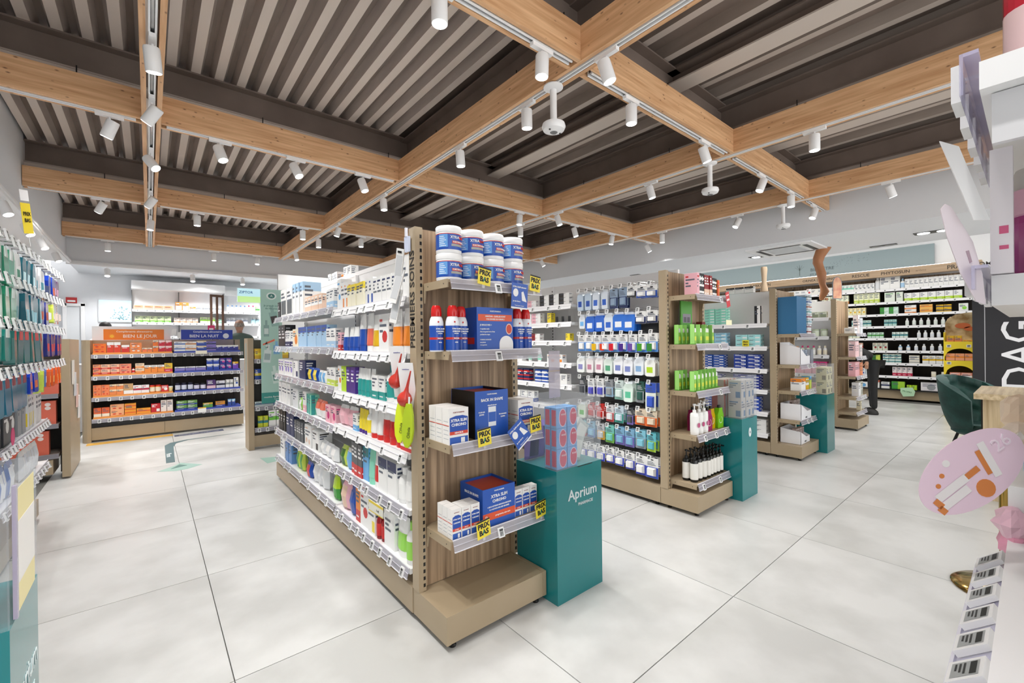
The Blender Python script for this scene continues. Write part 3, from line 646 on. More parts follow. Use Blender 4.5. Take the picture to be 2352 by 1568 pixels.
e=bigbox(.215,.12,.2,'2257b5','1f4fae',[('FORTE PHARMA',.009,0,.182,'f4f4f4','CENTER'),('MINCEUR : QUELLES SONT',.010,0,.158,'f4f4f4','CENTER'),('VOS ENVIES DE FORME ?',.010,0,.145,'f4f4f4','CENTER'),('JE BRULE MES +',.010,-.09,.118,'f4f4f4','LEFT'),('3 capsules matin',.008,-.09,.1,'f4f4f4','LEFT'),('Avec un grand verre d\'eau',.008,-.09,.087,'f4f4f4','LEFT'),('pendant les repas',.008,-.09,.074,'f4f4f4','LEFT'),('FORMULE AVANCEE',.007,-.09,.05,'f4f4f4','LEFT'),('aux plantes',.007,-.09,.038,'f4f4f4','LEFT'),('et au guarana',.007,-.09,.026,'f4f4f4','LEFT')],(.322,.035,1.2515),'blue display carton with orange banner between the spray cans')
MB().box(-.1,.1,-.0006,-.0001,.137,.168,mat('e0552c',.4)).build('orange_banner',e)
MB().lathe([(0,0),(.022,0),(.022,.0006)],mat('f0d0c0'),20,(0,0,0),.9,1.2,Matrix.Translation((.082,-.0001,.1))@Matrix.Rotation(PI/2,4,'X')).lathe([(0,0),(.018,0),(.018,.0004)],mat('d2482c'),20,(0,0,0),.9,1.2,Matrix.Translation((.082,-.0007,.1))@Matrix.Rotation(PI/2,4,'X')).build('round_picture',e)
b=MB(); b.prism([(.022,0),(.106,0)]+[(.064+.042*math.cos(a*PI/10),.03+.038*math.sin(a*PI/10)) for a in range(0,11)],-.0016,-.0007,mat('f6f6f6',.4),'y'); b.build('white_sticker',e)
MB().box(-.1078,-.1076,.02,.1,.03,.06,mat('d02a26')).build('red_flash',e)
# third shelf
def whitebox(w,d,h,tall,label,lx,ly,z,sc=1,lines=('XTRA SLIM','CHRONO MAX')):
    pass
def slimbox(w,d,h):
    e=empty('slimming_box')
    MB().box(-w/2,w/2,0,d,0,h,mat('f3f1ee',.4)).build('carton_body',e)
    b=MB(); b.box(-w*.46,w*.46,-.0006,-.0001,h*.3,h*.74,mat('1f4fae',.4)); b.prism([(-w*.46,h*.74),(w*.46,h*.74),(w*.2,h*.79),(-w*.15,h*.79)],-.0006,-.0001,mat('1f4fae',.4),'y'); b.box(-w*.46,w*.46,-.0008,-.0001,h*.27,h*.36,mat('d8452c',.4)); b.box(-w*.46,w*.46,-.0006,-.0001,.001,h*.2,mat('2a5cb8',.4)); b.box(w*.1,w*.3,-.001,-.0006,h*.03,h*.17,mat('f0f0f0')); b.build('front_print',e)
    b=MB()
    for i in range(5): b.box(-w/2-.0004,-w/2,.1*d,.8*d,h*(.15+.12*i),h*(.155+.12*i)+.001,mat('9aa0aa'))
    b.box(-w/2-.0005,-w/2,0,d,h*.52,h*.54,mat('d8452c')); b.build('side_print',e)
    text('XTRA SLIM',w*.17,mat('f6f6f6'),e,(0,-.0012,h*.66),(PI/2,0,0),bold=w*.004); text('CHRONO',w*.17,mat('f6f6f6'),e,(0,-.0012,h*.54),(PI/2,0,0),bold=w*.004); text('FORTE PHARMA',w*.08,mat('8a2020'),e,(0,-.0004,h*.88),(PI/2,0,0)); text('MINCEUR',w*.1,mat('f6f6f6'),e,(0,-.0012,h*.315),(PI/2,0,0),bold=w*.002)
    return e
SB=slimbox(.1,.055,.155)
spots_=[(.093,.006,0),(.093,.064,0),(.093,.122,0),(.485,.01,0),(.485,.068,0)]
for i,(x,y,l) in enumerate(spots_):
    lab=('large white slimming carton, %s of left row on third end unit shelf'%('front','middle','back')[i]) if i<3 else 'large white slimming carton, %s right of the blue display on the end unit'%('front','back')[i-3]
    o=SB if i==0 else dup(SB,label=lab); o.matrix_world=FE@Matrix.Translation((x,y,.8515)); tag(o,lab,'box','large slimming cartons on the third shelf')
e=bigbox(.19,.2,.215,'2257b5','141416',[('FORTE PHARMA',.008,0,.198,'f4f4f4','CENTER'),('BACK IN SHAPE',.018,0,.172,'f4f4f4','CENTER'),('objectif minceur',.008,0,.147,'f4f4f4','CENTER'),('POUR LES',.008,-.06,.118,'f4f4f4','CENTER'),('JEUNES',.008,-.06,.107,'f4f4f4','CENTER'),('PROGRAMME',.0075,.062,.1,'f4f4f4','CENTER'),('7 JOURS',.0075,.062,.088,'f4f4f4','CENTER')],(.285,.02,.8515),'blue and black display carton on the third shelf of the end unit','c2452c')
MB().box(-.022,.022,-.0006,-.0001,.05,.14,mat('e8ecf2')).box(-.021,.021,-.0009,-.0006,.07,.115,mat('2a5cb8')).build('pack_picture',e)
# bottom shelf
SB2=slimbox(.046,.04,.13)
k=0
for i in range(3):
    for j in range(3):
        if i>0 and j>1 or (i==0 and 0): continue
        lab=f"small white slimming carton, {'front' if j==0 else 'second' if j==1 else 'third'} row, {nm[i]} from left, lowest end unit shelf"
        o=SB2 if k==0 else dup(SB2,label=lab); o.matrix_world=FE@Matrix.Translation((.078+i*.049,.008+j*.042,.4415)); tag(o,lab,'box','small slimming cartons on the lowest shelf'); k+=1
for i in range(3):
    lab=f'small white slimming carton right of the large blue carton, {nm[i]} from left'
    o=dup(SB2,label=lab); o.matrix_world=FE@Matrix.Translation((.44+i*.049,.02,.4415)); tag(o,lab,'box','small slimming cartons on the lowest shelf')
e=bigbox(.19,.185,.175,'2257b5','2257b5',[('FORTE PHARMA',.008,0,.16,'f4f4f4','CENTER'),('XTRA SLIM',.02,0,.135,'f4f4f4','CENTER'),('CHRONO',.018,0,.113,'f4f4f4','CENTER'),('+ DE 5 ACTIONS MINCEUR BRULEUR',.0085,0,.09,'f4f4f4','CENTER'),('& 1 ACTION SUR LES GRAISSES',.0085,0,.077,'f4f4f4','CENTER'),('programme, une cure',.010,.02,.046,'f4f4f4','CENTER'),('12',.014,-.077,.047,'f4f4f4','CENTER')],(.315,.012,.4415),'large blue display carton on the lowest shelf of the end unit','c2452c')
MB().box(-.095,.095,-.0006,-.0001,.03,.063,mat('e0552c',.4)).build('orange_banner',e)
text('BACK IN SHAPE',.016,mat('f4f4f4'),e,(-.0958,.09,.14),(PI/2,0,-PI/2),bold=.0004)
# PRIX BAS cards
def prix(loc,label,rz=0,ry=0,s=1):
    e=empty('price_card'); e.matrix_world=Matrix.Translation(loc)@Matrix.Rotation(rz,4,'Z')@Matrix.Rotation(ry,4,'Y')@Matrix.Scale(s,4); tag(e,label,'price card')
    MB().box(-.0375,.0375,-.001,.0,0,.078,mat('f6e03c',.35)).box(-.0375,.0375,-.0012,-.001,.071,.078,mat('1a1a1a')).build('card',e)
    text('PRIX',.031,mat('161616'),e,(0,-.0014,.053),(PI/2,0,0),bold=.0012); text('BAS',.031,mat('161616'),e,(0,-.0014,.023),(PI/2,0,0),bold=.0012)
    b=MB(); b.quad([(-.006,-.0022,.012),(-.003,-.0022,.012),(.001,-.0022,.034),(-.002,-.0022,.034)],mat('3fc0a0')); b.build('accent',e)
    MB().box(-.006,.006,.0002,.004,-.014,.01,FILM).build('clip',e)
    return e
PX=[((1.148,1.572,1.545),'yellow PRIX BAS card on the top shelf, left one',.1,.12),((1.455,1.572,1.535),'yellow PRIX BAS card on the top shelf, right one',.1,.1),((1.145,1.572,.83),'yellow PRIX BAS card left of the blue flyer on the third shelf',.05,-.08),((1.455,1.572,.85),'yellow PRIX BAS card at the right of the third shelf',.05,-.08),((1.135,1.572,.425),'yellow PRIX BAS card on the lowest shelf, left one',.05,-.1),((1.485,1.572,.425),'yellow PRIX BAS card on the lowest shelf, right one',.05,-.12)]
for l,t,a,b_ in PX: prix(l,t,a,b_)
def flyer(loc,label,ry,rz=0):
    e=empty('blue_flyer'); e.matrix_world=Matrix.Translation(loc)@Matrix.Rotation(rz,4,'Z')@Matrix.Rotation(ry,4,'Y'); tag(e,label,'flyer')
    MB().box(-.05,.05,-.0012,0,-.12,0,mat('2257b5',.3)).box(-.05,.05,-.0014,-.0012,-.12,-.113,mat('f4f4f4')).build('card',e)
    b=MB(); b.lathe([(0,0),(.016,0),(.016,.0005)],mat('f4f4f4'),16,(0,0,0),1,1.2,Matrix.Translation((-.025,-.0013,-.045))@Matrix.Rotation(PI/2,4,'X')); b.quad([(.01,-.0016,-.04),(.022,-.0016,-.035),(.045,-.0016,-.085),(.015,-.0016,-.08)],mat('f4f4f4')); b.build('white_picture',e)
    text('XTRA SLIM minceur',.010,mat('f4f4f4'),e,(-.002,-.0018,-.018),(PI/2,0,0),bold=.0003); text('je me lance',.010,mat('f4f4f4'),e,(-.018,-.0018,-.085),(PI/2,0,0),bold=.0002); text('7 jours pour essayer',.007,mat('f4f4f4'),e,(0,-.0018,-.105),(PI/2,0,0))
    return e
flyer((1.353,1.563,1.565),'blue printed flyer hanging from the top shelf of the end unit',.06)
flyer((1.3,1.556,.905),'tilted blue flyer hanging from the third shelf of the end unit',-.62)
# translucent divider cards behind the right edge
e=MB().box(1.56,1.64,1.585,1.587,1.0,1.24,clear('b8b0bc',.6)).box(1.56,1.64,1.584,1.588,1.135,1.14,clear('a89888',.9)).build('divider_card'); tag(e,'translucent grey double card hanging beside the second shelf','card')
# ---- hanging strips at the near end of the gondola's left face
def hang(name,loc,label,cat): e=empty(name,loc); tag(e,label,cat); return e
for i,(y,z) in enumerate(((1.87,1.63),(1.885,1.54),(1.85,1.72))):
    e=hang('bandage_card',(.898-.006*i,y,z),f"white bandage pack, {nm[i]} of three hanging beside the lettered upright",'packet'); e.rotation_euler=(.12*(i-1),.25,-PI/2+.4)
    MB().box(-.022,.022,-.003,.003,-.16,0,mat('e6e6e4',.3)).box(-.018,.018,-.004,-.003,-.14,-.03,mat('c4c6c8',.3)).build('pack',e); MB().box(-.012,.012,-.0055,-.005,-.02,-.01,BLACK).build('hang_hole',e)
e=hang('hook_strip',(.927,1.855,1.78),'pale blue plastic hook strip at top of the lettered upright','hook'); MB().box(-.012,.0,-.02,.02,-.07,0,mat('cfd8ee',.2)).box(-.016,-.006,-.006,.006,0,.04,mat('e4e4ee',.2)).build('strip',e)
for i,(y,z) in enumerate(((1.925,1.275),(1.835,1.2))):
    e=hang('enema_bulb_card',(.892,y,z),f"white card with red rubber bulb, {('upper left','lower right')[i]} one of two",'packet'); e.rotation_euler=(.18,.0,-PI/2+.55)
    MB().box(-.04,.04,0,.002,-.25,0,mat('f0f0f0',.3)).build('card',e)
    M=Matrix.Translation((-.0,-.035,-.16)); MB().lathe([(0,-.034),(.018,-.03),(.031,-.014),(.034,.004),(.026,.022),(.012,.036),(.007,.06),(.005,.1),(.003,.14)],mat('c0392e',.2),20,(0,0,0),1,1,M@Matrix.Rotation(.35,4,'Y')).build('rubber_bulb',e,True)
    text('poire',.014,mat('4b4a9a'),e,(.01,-.0006,-.235),(PI/2,0,0)); text('caoutchouc',.008,mat('4b4a9a'),e,(.0,-.0006,-.03),(PI/2,0,0))
for i,(y,z) in enumerate(((1.865,1.03),(1.79,1.02))):
    e=hang('yellow_brush_pack',(.888,y,z),f"yellow paddle shaped foot file, {('left','right')[i]} one hanging below the red bulbs",'packet'); e.rotation_euler=(.05,.1,-PI/2+.5)
    b=MB(); b.prism([(-.012,0),(.012,0),(.024,-.05),(.03,-.12),(.024,-.17),(.008,-.2),(-.008,-.2),(-.024,-.17),(-.03,-.12),(-.024,-.05)],-.006,.006,mat('dff02c' if i==0 else 'b4cc28',.25),'y'); b.build('paddle',e); MB().box(-.004,.004,-.002,.002,0,.03,mat('e8e8ea',.2)).build('hanger',e)
    t=text('Olivia',.022,mat('55601a'),e,(.008,-.0068,-.13),(PI/2,-PI/2,0))
e=hang('offer_flap',(.885,2.17,.47),'white and yellow offer flap hanging below the fifth shelf','flap'); e.rotation_euler=(.35,.35,-PI/2+.45)
MB().box(-.05,.05,0,.0015,-.08,0,mat('f8f6ea')).box(-.05,.05,-.0006,0,-.018,0,mat('f2d63c')).box(-.05,.05,-.0006,0,-.08,-.074,mat('f2d63c')).build('card',e); text('1€',.02,mat('5a5a5a'),e,(.012,-.001,-.05),(PI/2,0,0))
# ---- bin 1 with Aprium lettering
BN=binbox(1.515,1.495,.34,.3,.655,1.0,'teal display bin with clear acrylic top beside the end unit')
text('Aprium',.072,mat('cfdcde',.4),BN,(.19,-.001,.515),(PI/2,0,0),bold=.001); text('PHARMACIE',.021,mat('cfdcde',.4),BN,(.21,-.001,.46),(PI/2,0,0),bold=.0004)
def creambox(M,label,grp):
    e=empty('cream_box'); e.matrix_world=M; tag(e,label,'box',grp)
    MB().box(-.035,.035,0,.04,0,.1,mat('5f9fdc',.4)).build('carton_body',e)
    pts=[(.008+.027*math.cos(a*PI/8),.05+.045*math.sin(a*PI/8)) for a in range(16)]
    MB().prism(pts,-.0006,-.0001,mat('f2d6e4'),'y').prism([(.012+(x-.012)*.88,.05+(z-.05)*.92) for x,z in pts],-.001,-.0006,mat('c4124e',.35),'y').build('crimson_drop',e)
    b=MB(); P=[(y_*1.0+.006,z_) for y_,z_ in pts]; b.prism([(x,z) for x,z in P],-.0358,-.0352,mat('c4124e',.35),'x') if 0 else b.box(-.0356,-.0351,.004,.034,.012,.09,mat('c4124e',.35)); b.build('side_drop',e)
    text('ROGÉ',.0115,mat('f6e6ee'),e,(.012,-.0016,.066),(PI/2,0,0))
    return e
k=0
for lv in range(3):
    for c in range(2):
        for q in range(2):
            lab=f"light blue box with crimson drop, {('bottom','middle','top')[lv]} layer, {('left','right')[c]} stack, {('front','back')[q]} row in the bin"
            M=Matrix.Translation((1.512+.055+c*.076,1.495+.012+q*.045,.657+lv*.1015))
            o=creambox(M,lab,'light blue boxes in the first bin') if k==0 else dup(CB,M,lab,'light blue boxes in the first bin')
            if k==0: CB=o
            k+=1
for i,(x,y,z,rx,ry,rz) in enumerate(((1.72,1.6,.66,.2,.3,.6),(1.76,1.63,.74,-.2,.6,.2),(1.78,1.66,.82,.1,-.5,.9))):
    e=empty('clear_pouch'); e.matrix_world=Matrix.Translation((x,y-.04,z))@Matrix.Rotation(ry,4,'Y')@Matrix.Rotation(rz*.3,4,'Z'); tag(e,f"clear bagged white tray, {('lowest','middle','topmost')[i]} one heaped in the first bin",'packet')
    MB().box(-.05,.05,0,.02,0,.13,clear('dfe6e2',.55,.12)).build('bag',e); MB().box(-.035,.035,-.0,.012,.02,.11,mat('e6e9e4',.3)).build('tray',e) if 0 else MB().box(-.036,.036,-.004,-.0005,.02,.11,mat('dfe3de',.25)).build('tray',e)
row(frameM((1.53,1.70,0),0),0,.3,.657,[('S',2,.12,.06,.2,'v','nv','violet bagged pack','m'),('S',1,.1,.05,.22,'wg','w','clear white pack','m')],'at the back of the first bin')
# ================= SECOND GONDOLA
def pegrow(G,FM,xs,z,items,place,out=.23,yo=0,tm=None):
    """hooks with price tag at the tip; items hang below. xs: x positions"""
    prev='';k=0
    for it in items:
        kind,n,w,d,h,base,c2,desc=it[:8]; style=it[8] if len(it)>8 else 'b'
        lab=uniq(short(f'{desc} {place}'),''); grp=lab+' hooks'; pr=proto(kind,w,d,h,base,c2,style)
        for i in range(n):
            if k>=len(xs): break
            x=xs[k]; zz=z+RN.uniform(-.004,.004); k+=1
            hk=MB().tube((x,out-.001,zz),(x,.004+yo,zz),.0022,CHROME,6).tube((x,out-.001,zz+.02),(x,.004+yo,zz+.02),.0018,CHROME,6).build('peg_hook',G)
            link_part('price_tag',tm or TAGP,hk,(x,-.004+yo,zz+.004),(math.radians(-12),0,0))
            for q in range(2 if kind=='H' else 2):
                M=FM@Matrix.Translation((x+RN.uniform(-.004,.004),.035+yo+q*(d+.03),zz-.006))@Matrix.Rotation(RN.uniform(-.08,.08),4,'Z')@Matrix.Rotation(RN.uniform(-.05,.03),4,'X')
                put(pr,M,nlabel(lab,i,n,0,1,q,2) or lab,grp)
        prev=desc
def lin_(a,b,n): return [a+(b-a)*(i+.5)/n for i in range(n)]
zf2=4.7
S2=[(.02,1.93,1.63,9,1),(.02,1.93,1.462,8,1),(.02,1.93,1.287,9,1),(.02,1.93,1.075,9,1),(.02,1.93,.87,8,1),(.02,1.93,.66,6,1),(.02,1.93,.45,6,1),(.02,1.93,.24,6,1)]
G2=gondola(3.03,zf2,1.866,.6,'second long gondola from the left, packs hanging on hooks',S2,ztop=1.86,rightshelves=True)
MB().box(1.96,2.83,.262,.287,.16,1.5,mat('5a5c5e',.6)).build('peg_panel',G2)
F2=frameM((3.03,zf2,0),-PI/2)
pl='on second gondola %s shelf'
zs=[1.63,1.462,1.287,1.075,.87,.66]
row(F2,.5,1.92,1.63,[('C',3,.13,.06,.035,'w','lb','white and blue toothpaste carton','h',3),('C',1,.05,.06,.11,'y','k','yellow carton','p'),('C',3,.13,.06,.035,'w','pk','white and pink toothpaste carton','h',2),('C',3,.13,.06,.037,'w','bk','white toothpaste carton with gold end','h',3)],pl%'first')
row(F2,.5,1.92,1.462,[('T',4,.03,.02,.07,'k','k','small black tube','c'),('C',2,.13,.06,.035,'w','o','white toothpaste carton with orange end','h',1),('C',2,.13,.06,.035,'w','pk','white toothpaste carton with pink end','h',3),('C',1,.05,.06,.1,'y','dg','yellow and pink carton','p'),('T',3,.03,.02,.06,'k','k','black tube','c')],pl%'second')
row(F2,.5,1.92,1.287,[('C',1,.07,.06,.1,'o','cr','orange patterned carton','d'),('C',6,.13,.06,.037,'w','dr','white toothpaste carton with dark red end','h',2),('C',1,.05,.06,.07,'y','k','yellow square carton','p')],pl%'third')
row(F2,.5,1.92,1.075,[('C',1,.1,.06,.12,'cr','g','grey and white carton','m'),('C',2,.09,.06,.13,'w','lb','white carton with red and blue pictures','b'),('C',1,.09,.06,.11,'w','g','white carton with round mark','d'),('T',2,.05,.03,.13,'w','mt','slim pale green tube','b'),('C',2,.1,.06,.08,'w','o','white and orange low carton','q')],pl%'fourth')
row(F2,.5,1.92,.87,[('C',4,.1,.06,.11,'w','mt','white and pale green carton','b'),('C',2,.09,.06,.13,'nv','r','navy and red striped carton','x'),('C',2,.09,.06,.13,'b','w','blue striped carton','x'),('C',2,.08,.06,.1,'w','g','plain white carton','p')],pl%'fifth')
row(F2,.5,1.92,.66,[('C',8,.1,.06,.11,'w','b','white and blue carton','b')],pl%'sixth')
pg='in %s hook row of second gondola'
pw=['top','second','third','fourth','fifth','sixth','seventh','bottom']
X9=lin_(1.975,2.72,8)
pegrow(G2,F2,lin_(1.97,2.80,9),1.735,[('K',2,.075,.03,.17,'c3d4e4','b','clear and blue long pack'),('K',2,.075,.03,.17,'dfe8f2','2a62c8','white and blue brush pack'),('H',2,.08,.02,.17,'8fa4bc','nv','grey blue brush pack'),('H',1,.09,.03,.09,'w','k','small white pack with black square'),('H',2,.1,.03,.1,'w','b','white and blue floss pack')],pg%pw[0])
pegrow(G2,F2,lin_(1.98,2.8,8),1.53,[('K',1,.07,.02,.13,'e6ecf2','lb','clear white pack'),('K',2,.11,.03,.16,'2b66cc','e8eef6','blue pack with white dome'),('K',1,.09,.03,.16,'dfe8f2','2a62c8','white and blue pouch'),('K',2,.12,.03,.16,'2f74d8','f0f4f8','wide blue pack with white dome'),('H',2,.1,.025,.1,'w','nv','white pack with dark ring')],pg%pw[1])
pegrow(G2,F2,lin_(1.97,2.81,9),1.345,[('H',1,.085,.02,.15,'w','4a8ad8','pale blue interdental pack with dark brush'),('H',1,.085,.02,.15,'w','4a8ad8','pale blue interdental pack'),('H',1,.085,.02,.15,'w','6aa8e8','pale blue pack with yellow brush'),('H',1,.09,.025,.15,'w','5a96e0','blue pack with orange insert'),('H',1,.09,.025,.15,'w','5a96e0','blue pack with red insert'),('H',2,.085,.02,.15,'w','4a7ad0','blue pack with violet brushes'),('H',2,.085,.02,.15,'w','3f8ae0','blue pack with green brushes')],pg%pw[2])
for (x,c) in ((2.18,'dy'),(2.27,'d8401c'),(2.37,'d02030'),(2.47,'pu'),(2.56,'6a4aa0'),(2.65,'4a9a2a'),(2.74,'3a8a3a')):
    o=MB().box(-.022,.022,-.004,0,0,.06,mat(c,.25)).build('dental_brush_set'); o.matrix_world=F2@Matrix.Translation((x,.012,1.2)); tag(o,f"coloured brush insert showing through the third row pack, {['yellow','orange','red','violet','light violet','green','dark green'][[2.18,2.27,2.37,2.47,2.56,2.65,2.74].index(x)]} one",'brush')
pegrow(G2,F2,lin_(1.97,2.79,8),1.155,[('K',1,.09,.03,.15,'eef2f0','8a8ac0','white floss pick bag with blue arch'),('K',2,.085,.03,.15,'f2eeee','c88aa0','white floss pick bag with pink arch'),('K',1,.09,.03,.15,'e6f2ea','5aa880','white floss pick bag with green arch'),('K',2,.09,.03,.15,'eef0f4','7a86c0','white floss pick bag with violet arch'),('K',1,.09,.03,.15,'e8eef4','8ab0d8','white floss pick bag with sky blue arch'),('K',1,.1,.03,.15,'f4f6f0','b8dc2a','white bag with lime border')],pg%pw[3])
pegrow(G2,F2,lin_(1.97,2.79,8),.955,[('H',1,.07,.02,.16,'dg','g','dark grey brush pack'),('H',2,.075,.02,.16,'w','5a5ac0','white and green pack with violet ring','p'),('H',1,.08,.02,.15,'g','sb','grey and pale blue slim pack'),('H',1,.09,.02,.16,'d8e6e2','88b8a8','pale green and blue pack'),('K',1,.09,.03,.17,'dff0e6','5ec09a','white and mint green pouch'),('H',1,.07,.02,.17,'2f5a50','g','dark green brush pack'),('H',1,.09,.02,.22,'e8eee0','3a5ac0','long white pack with blue toothbrush','h')],pg%pw[4])
pegrow(G2,F2,lin_(1.97,2.79,8),.73,[('K',1,.09,.03,.14,'e8f2e0','5ab83a','white and green pouch'),('H',2,.08,.02,.13,'c8302a','f0dede','red and white toothbrush pack'),('H',1,.08,.02,.14,'e8e8ea','c83a3a','white pack with red head'),('H',1,.09,.02,.14,'cfe0ea','3a9a8a','white and blue pack with green head'),('H',1,.06,.02,.14,'dg','v','dark slim pack'),('H',2,.1,.02,.13,'e8d8c0','e0621e','orange and cream pack')],pg%pw[5])
pegrow(G2,F2,lin_(1.97,2.79,8),.56,[('H',1,.085,.02,.14,'9ac8d0','c02a3a','turquoise pack with red brush'),('H',1,.085,.02,.14,'8ac0dc','6a8ac8','turquoise pack with blue baby brush'),('H',1,.08,.02,.14,'c8ccd0','e8b01e','grey pack with yellow brush'),('H',1,.09,.02,.15,'7ecfc4','7ab84a','turquoise pack with green case'),('H',2,.09,.02,.15,'86b8d8','7a6ab8','turquoise pack with violet case'),('H',1,.09,.02,.15,'8acce0','9aa0a8','turquoise pack with grey case'),('H',1,.08,.02,.15,'6ac0cc','b8d83a','turquoise and yellow pack')],pg%pw[6])
pegrow(G2,F2,lin_(1.97,2.79,8),.36,[('H',2,.09,.03,.13,'w','2a3ac8','white and royal blue pack'),('H',2,.085,.03,.13,'w','2a3ac8','white and royal blue brush-head pack'),('H',1,.09,.03,.13,'w','2e44c4','blue pack with red picture'),('H',1,.09,.03,.14,'w','3a44b8','white and violet blue pack'),('H',1,.1,.03,.16,'w','2434b4','tall blue pack with pink strip'),('H',1,.11,.03,.16,'w','2a4ac0','wide blue pack with white lines')],pg%pw[7])
# ---- end unit 2
E2=endcap(3.03,1.57,.6,'second brown end unit with green sprays and black bottles',[1.62,1.25,.9,.575,.22],[[.42],[.4],[.4],[.15,.32,.48],[.12,.38]],bw=.56)
MB().box(-.004,-.0005,.232,.293,.151,1.82,BEIGE).build('side_panel',E2)
FE2=frameM((3.03,1.598,0),0); u2='of the second end unit'
row(FE2,.13,.5,1.62,[('C',1,.04,.1,.17,'pk','r','pink carton','p'),('C',2,.042,.09,.17,'k','w','black patterned carton','x'),('C',3,.04,.09,.165,'dr','se','dark red and skin-tone carton','b'),('C',2,.042,.09,.15,'k','w','black and white carton','x'),('C',1,.035,.09,.14,'o','r','orange and red carton','h')],'on top shelf '+u2,y=.03)
e=MB().box(-.085,.085,0,.01,0,.2,mat('4f9a36',.35)).box(-.06,.06,-.001,0,.03,.1,mat('8a8490')).box(-.045,-.008,-.002,-.001,.035,.075,mat('5a5560')).box(.008,.045,-.002,-.001,.035,.075,mat('5a5560')).build('green_display_board'); e.matrix_world=FE2@Matrix.Translation((.24,.17,1.39)); tag(e,'green display board with van picture behind the spray packs','display')
MB().box(-.05,.05,0,.06,-.138,-.001,mat('4a8a34')).build('stand',e)
def greenpack():
    e=empty('green_spray_pack'); b=MB(); b.box(-.03,.03,.032,.036,0,.15,mat('5fb33a',.35)); b.box(-.03,.03,0,.032,0,.006,mat('5fb33a',.35)); b.box(-.03,-.027,0,.032,.006,.15,mat('a6e37c',.35)); b.build('card_sleeve',e)
    MB().lathe([(0,.007),(.014,.007),(.014,.085),(.012,.09)],mat('8fc93a',.3),14,(0,.016,0)).build('bottle',e,True); MB().lathe([(0,.0905),(.0125,.0905),(.0125,.115),(.009,.122),(0,.122)],mat('f2f2ee',.3),14,(0,.016,0)).build('white_cap',e,True)
    MB().lathe([(.0143,.03),(.0143,.06)],mat('e0e23a',.3),14,(0,.016,0)).build('label_band',e,True); return e
GP=greenpack(); k=0
for sh,(z,n,x0,dx) in enumerate(((1.2515,5,.1,.085),(.9015,8,.09,.058))):
    for i in range(n):
        lab=f"green carded spray bottle, {wd_[i]} from left, second end unit {('second','third')[sh]} shelf"
        o=GP if k==0 else dup(GP,label=lab); o.matrix_world=FE2@Matrix.Translation((x0+i*dx,.02 if i<3 else .05,z)); tag(o,lab,'spray','green carded spray bottles'); k+=1
for sh,z in enumerate((1.2515,.9015)):
    for i in range(3):
        lab=f"green carded spray bottle behind the others, {wd_[i]} from left, second end unit {('second','third')[sh]} shelf"
        o=dup(GP,label=lab); o.matrix_world=FE2@Matrix.Translation((.09+i*.06,.14,z)); tag(o,lab,'spray','green carded spray bottles')
row(FE2,.07,.28,.576,[('P',3,.062,.062,.23,'w','f4f4f2','white pump bottle with pink flower','w')],'on fourth shelf '+u2)
for i in range(3):
    o=MB().lathe([(0,0),(.018,0),(.018,.0008)],mat(('c05a86','b84a7a','c86a94')[i]),14,(0,0,0),1,1,Matrix.Rotation(PI/2,4,'X')).build('flower_print')
    o.matrix_world=FE2@Matrix.Translation((.105+i*.0705,.009,.65)); tag(o,f'pink flower print, {wd_[i]} white pump bottle','print')
def jug(M,c,c2,label):
    e=empty('refill_pouch'); e.matrix_world=M; tag(e,label,'pouch')
    b=MB(); pf=[(-.045,0),(.045,0),(.048,.1),(.03,.135),(.028,.16),(-.028,.16),(-.03,.14),(-.048,.11)]
    b.prism(pf,0,.035,mat(c,.15),'y'); b.build('pouch_body',e); pts=[]
    b=MB(); N=18
    for i in range(int(N*.75)):
        a0=PI*.9+2*PI*i/N; a1=PI*.9+2*PI*(i+1)/N
        b.quad([(.028*math.cos(a0),-.0008,.065+.028*math.sin(a0)),(.028*math.cos(a1),-.0008,.065+.028*math.sin(a1)),(.024*math.cos(a1),-.0008,.065+.024*math.sin(a1)),(.024*math.cos(a0),-.0008,.065+.024*math.sin(a0))],mat(c2))
    b.build('ring_print',e); MB().lathe([(0,0),(.012,0),(.012,.02),(0,.02)],BLACK,10,(.0,.017,.161)).build('cap',e)
for x,y,c,n in ((.31,.03,'9c2460','magenta'),(.4,.05,'c9a50e','yellow'),(.5,.03,'7cc51e','large lime green'),(.45,.12,'3a8a1e','dark green'),(.25,.12,'8a1a50','dark magenta')):
    jug(FE2@Matrix.Translation((x,y,.5765)),c,'e8e8d0',f'{n} refill pouch on fourth shelf {u2}')
row(FE2,.35,.5,.576,[('P',2,.045,.045,.22,'g','w','grey spray bottle with white head','w')],'between the coloured pouches',y=.12)
row(FE2,.08,.53,.2215,[('P',3,.058,.058,.23,'1a1a1a','141414','tall black pump bottle','e8e6e0'),('P',5,.05,.05,.22,'14160f','101010','slim black pump bottle','e8e6e0')],'on lowest shelf '+u2,rows=2,y=.02)
e=MB().box(-.03,.03,-.001,0,-.12,0,mat('c81f2a',.3)).box(-.022,.022,-.0015,-.001,-.07,-.055,mat('f0e0e0')).box(-.022,.022,-.0015,-.001,-.03,-.02,mat('f0c0c0')).build('red_flyer'); e.matrix_world=Matrix.Translation((3.52,1.565,1.66))@Matrix.Rotation(-.25,4,'Y'); tag(e,'red flyer hanging from the top shelf of the second end unit','flyer')
e=MB().box(-.05,.05,-.001,0,-.03,.01,mat('f4f2c8',.3)).build('pale_flap'); e.matrix_world=Matrix.Translation((3.56,1.57,1.43)); tag(e,'pale yellow paper flap near the green boxes','flap')
row(FE2,.45,.53,1.252,[('C',1,.06,.05,.18,'7a2a26','o','dark red carton with orange foot','b')],'behind the green spray packs',y=.16)
B2=binbox(3.6,1.495,.29,.3,.65,.99,'second teal display bin with small oval emblem')
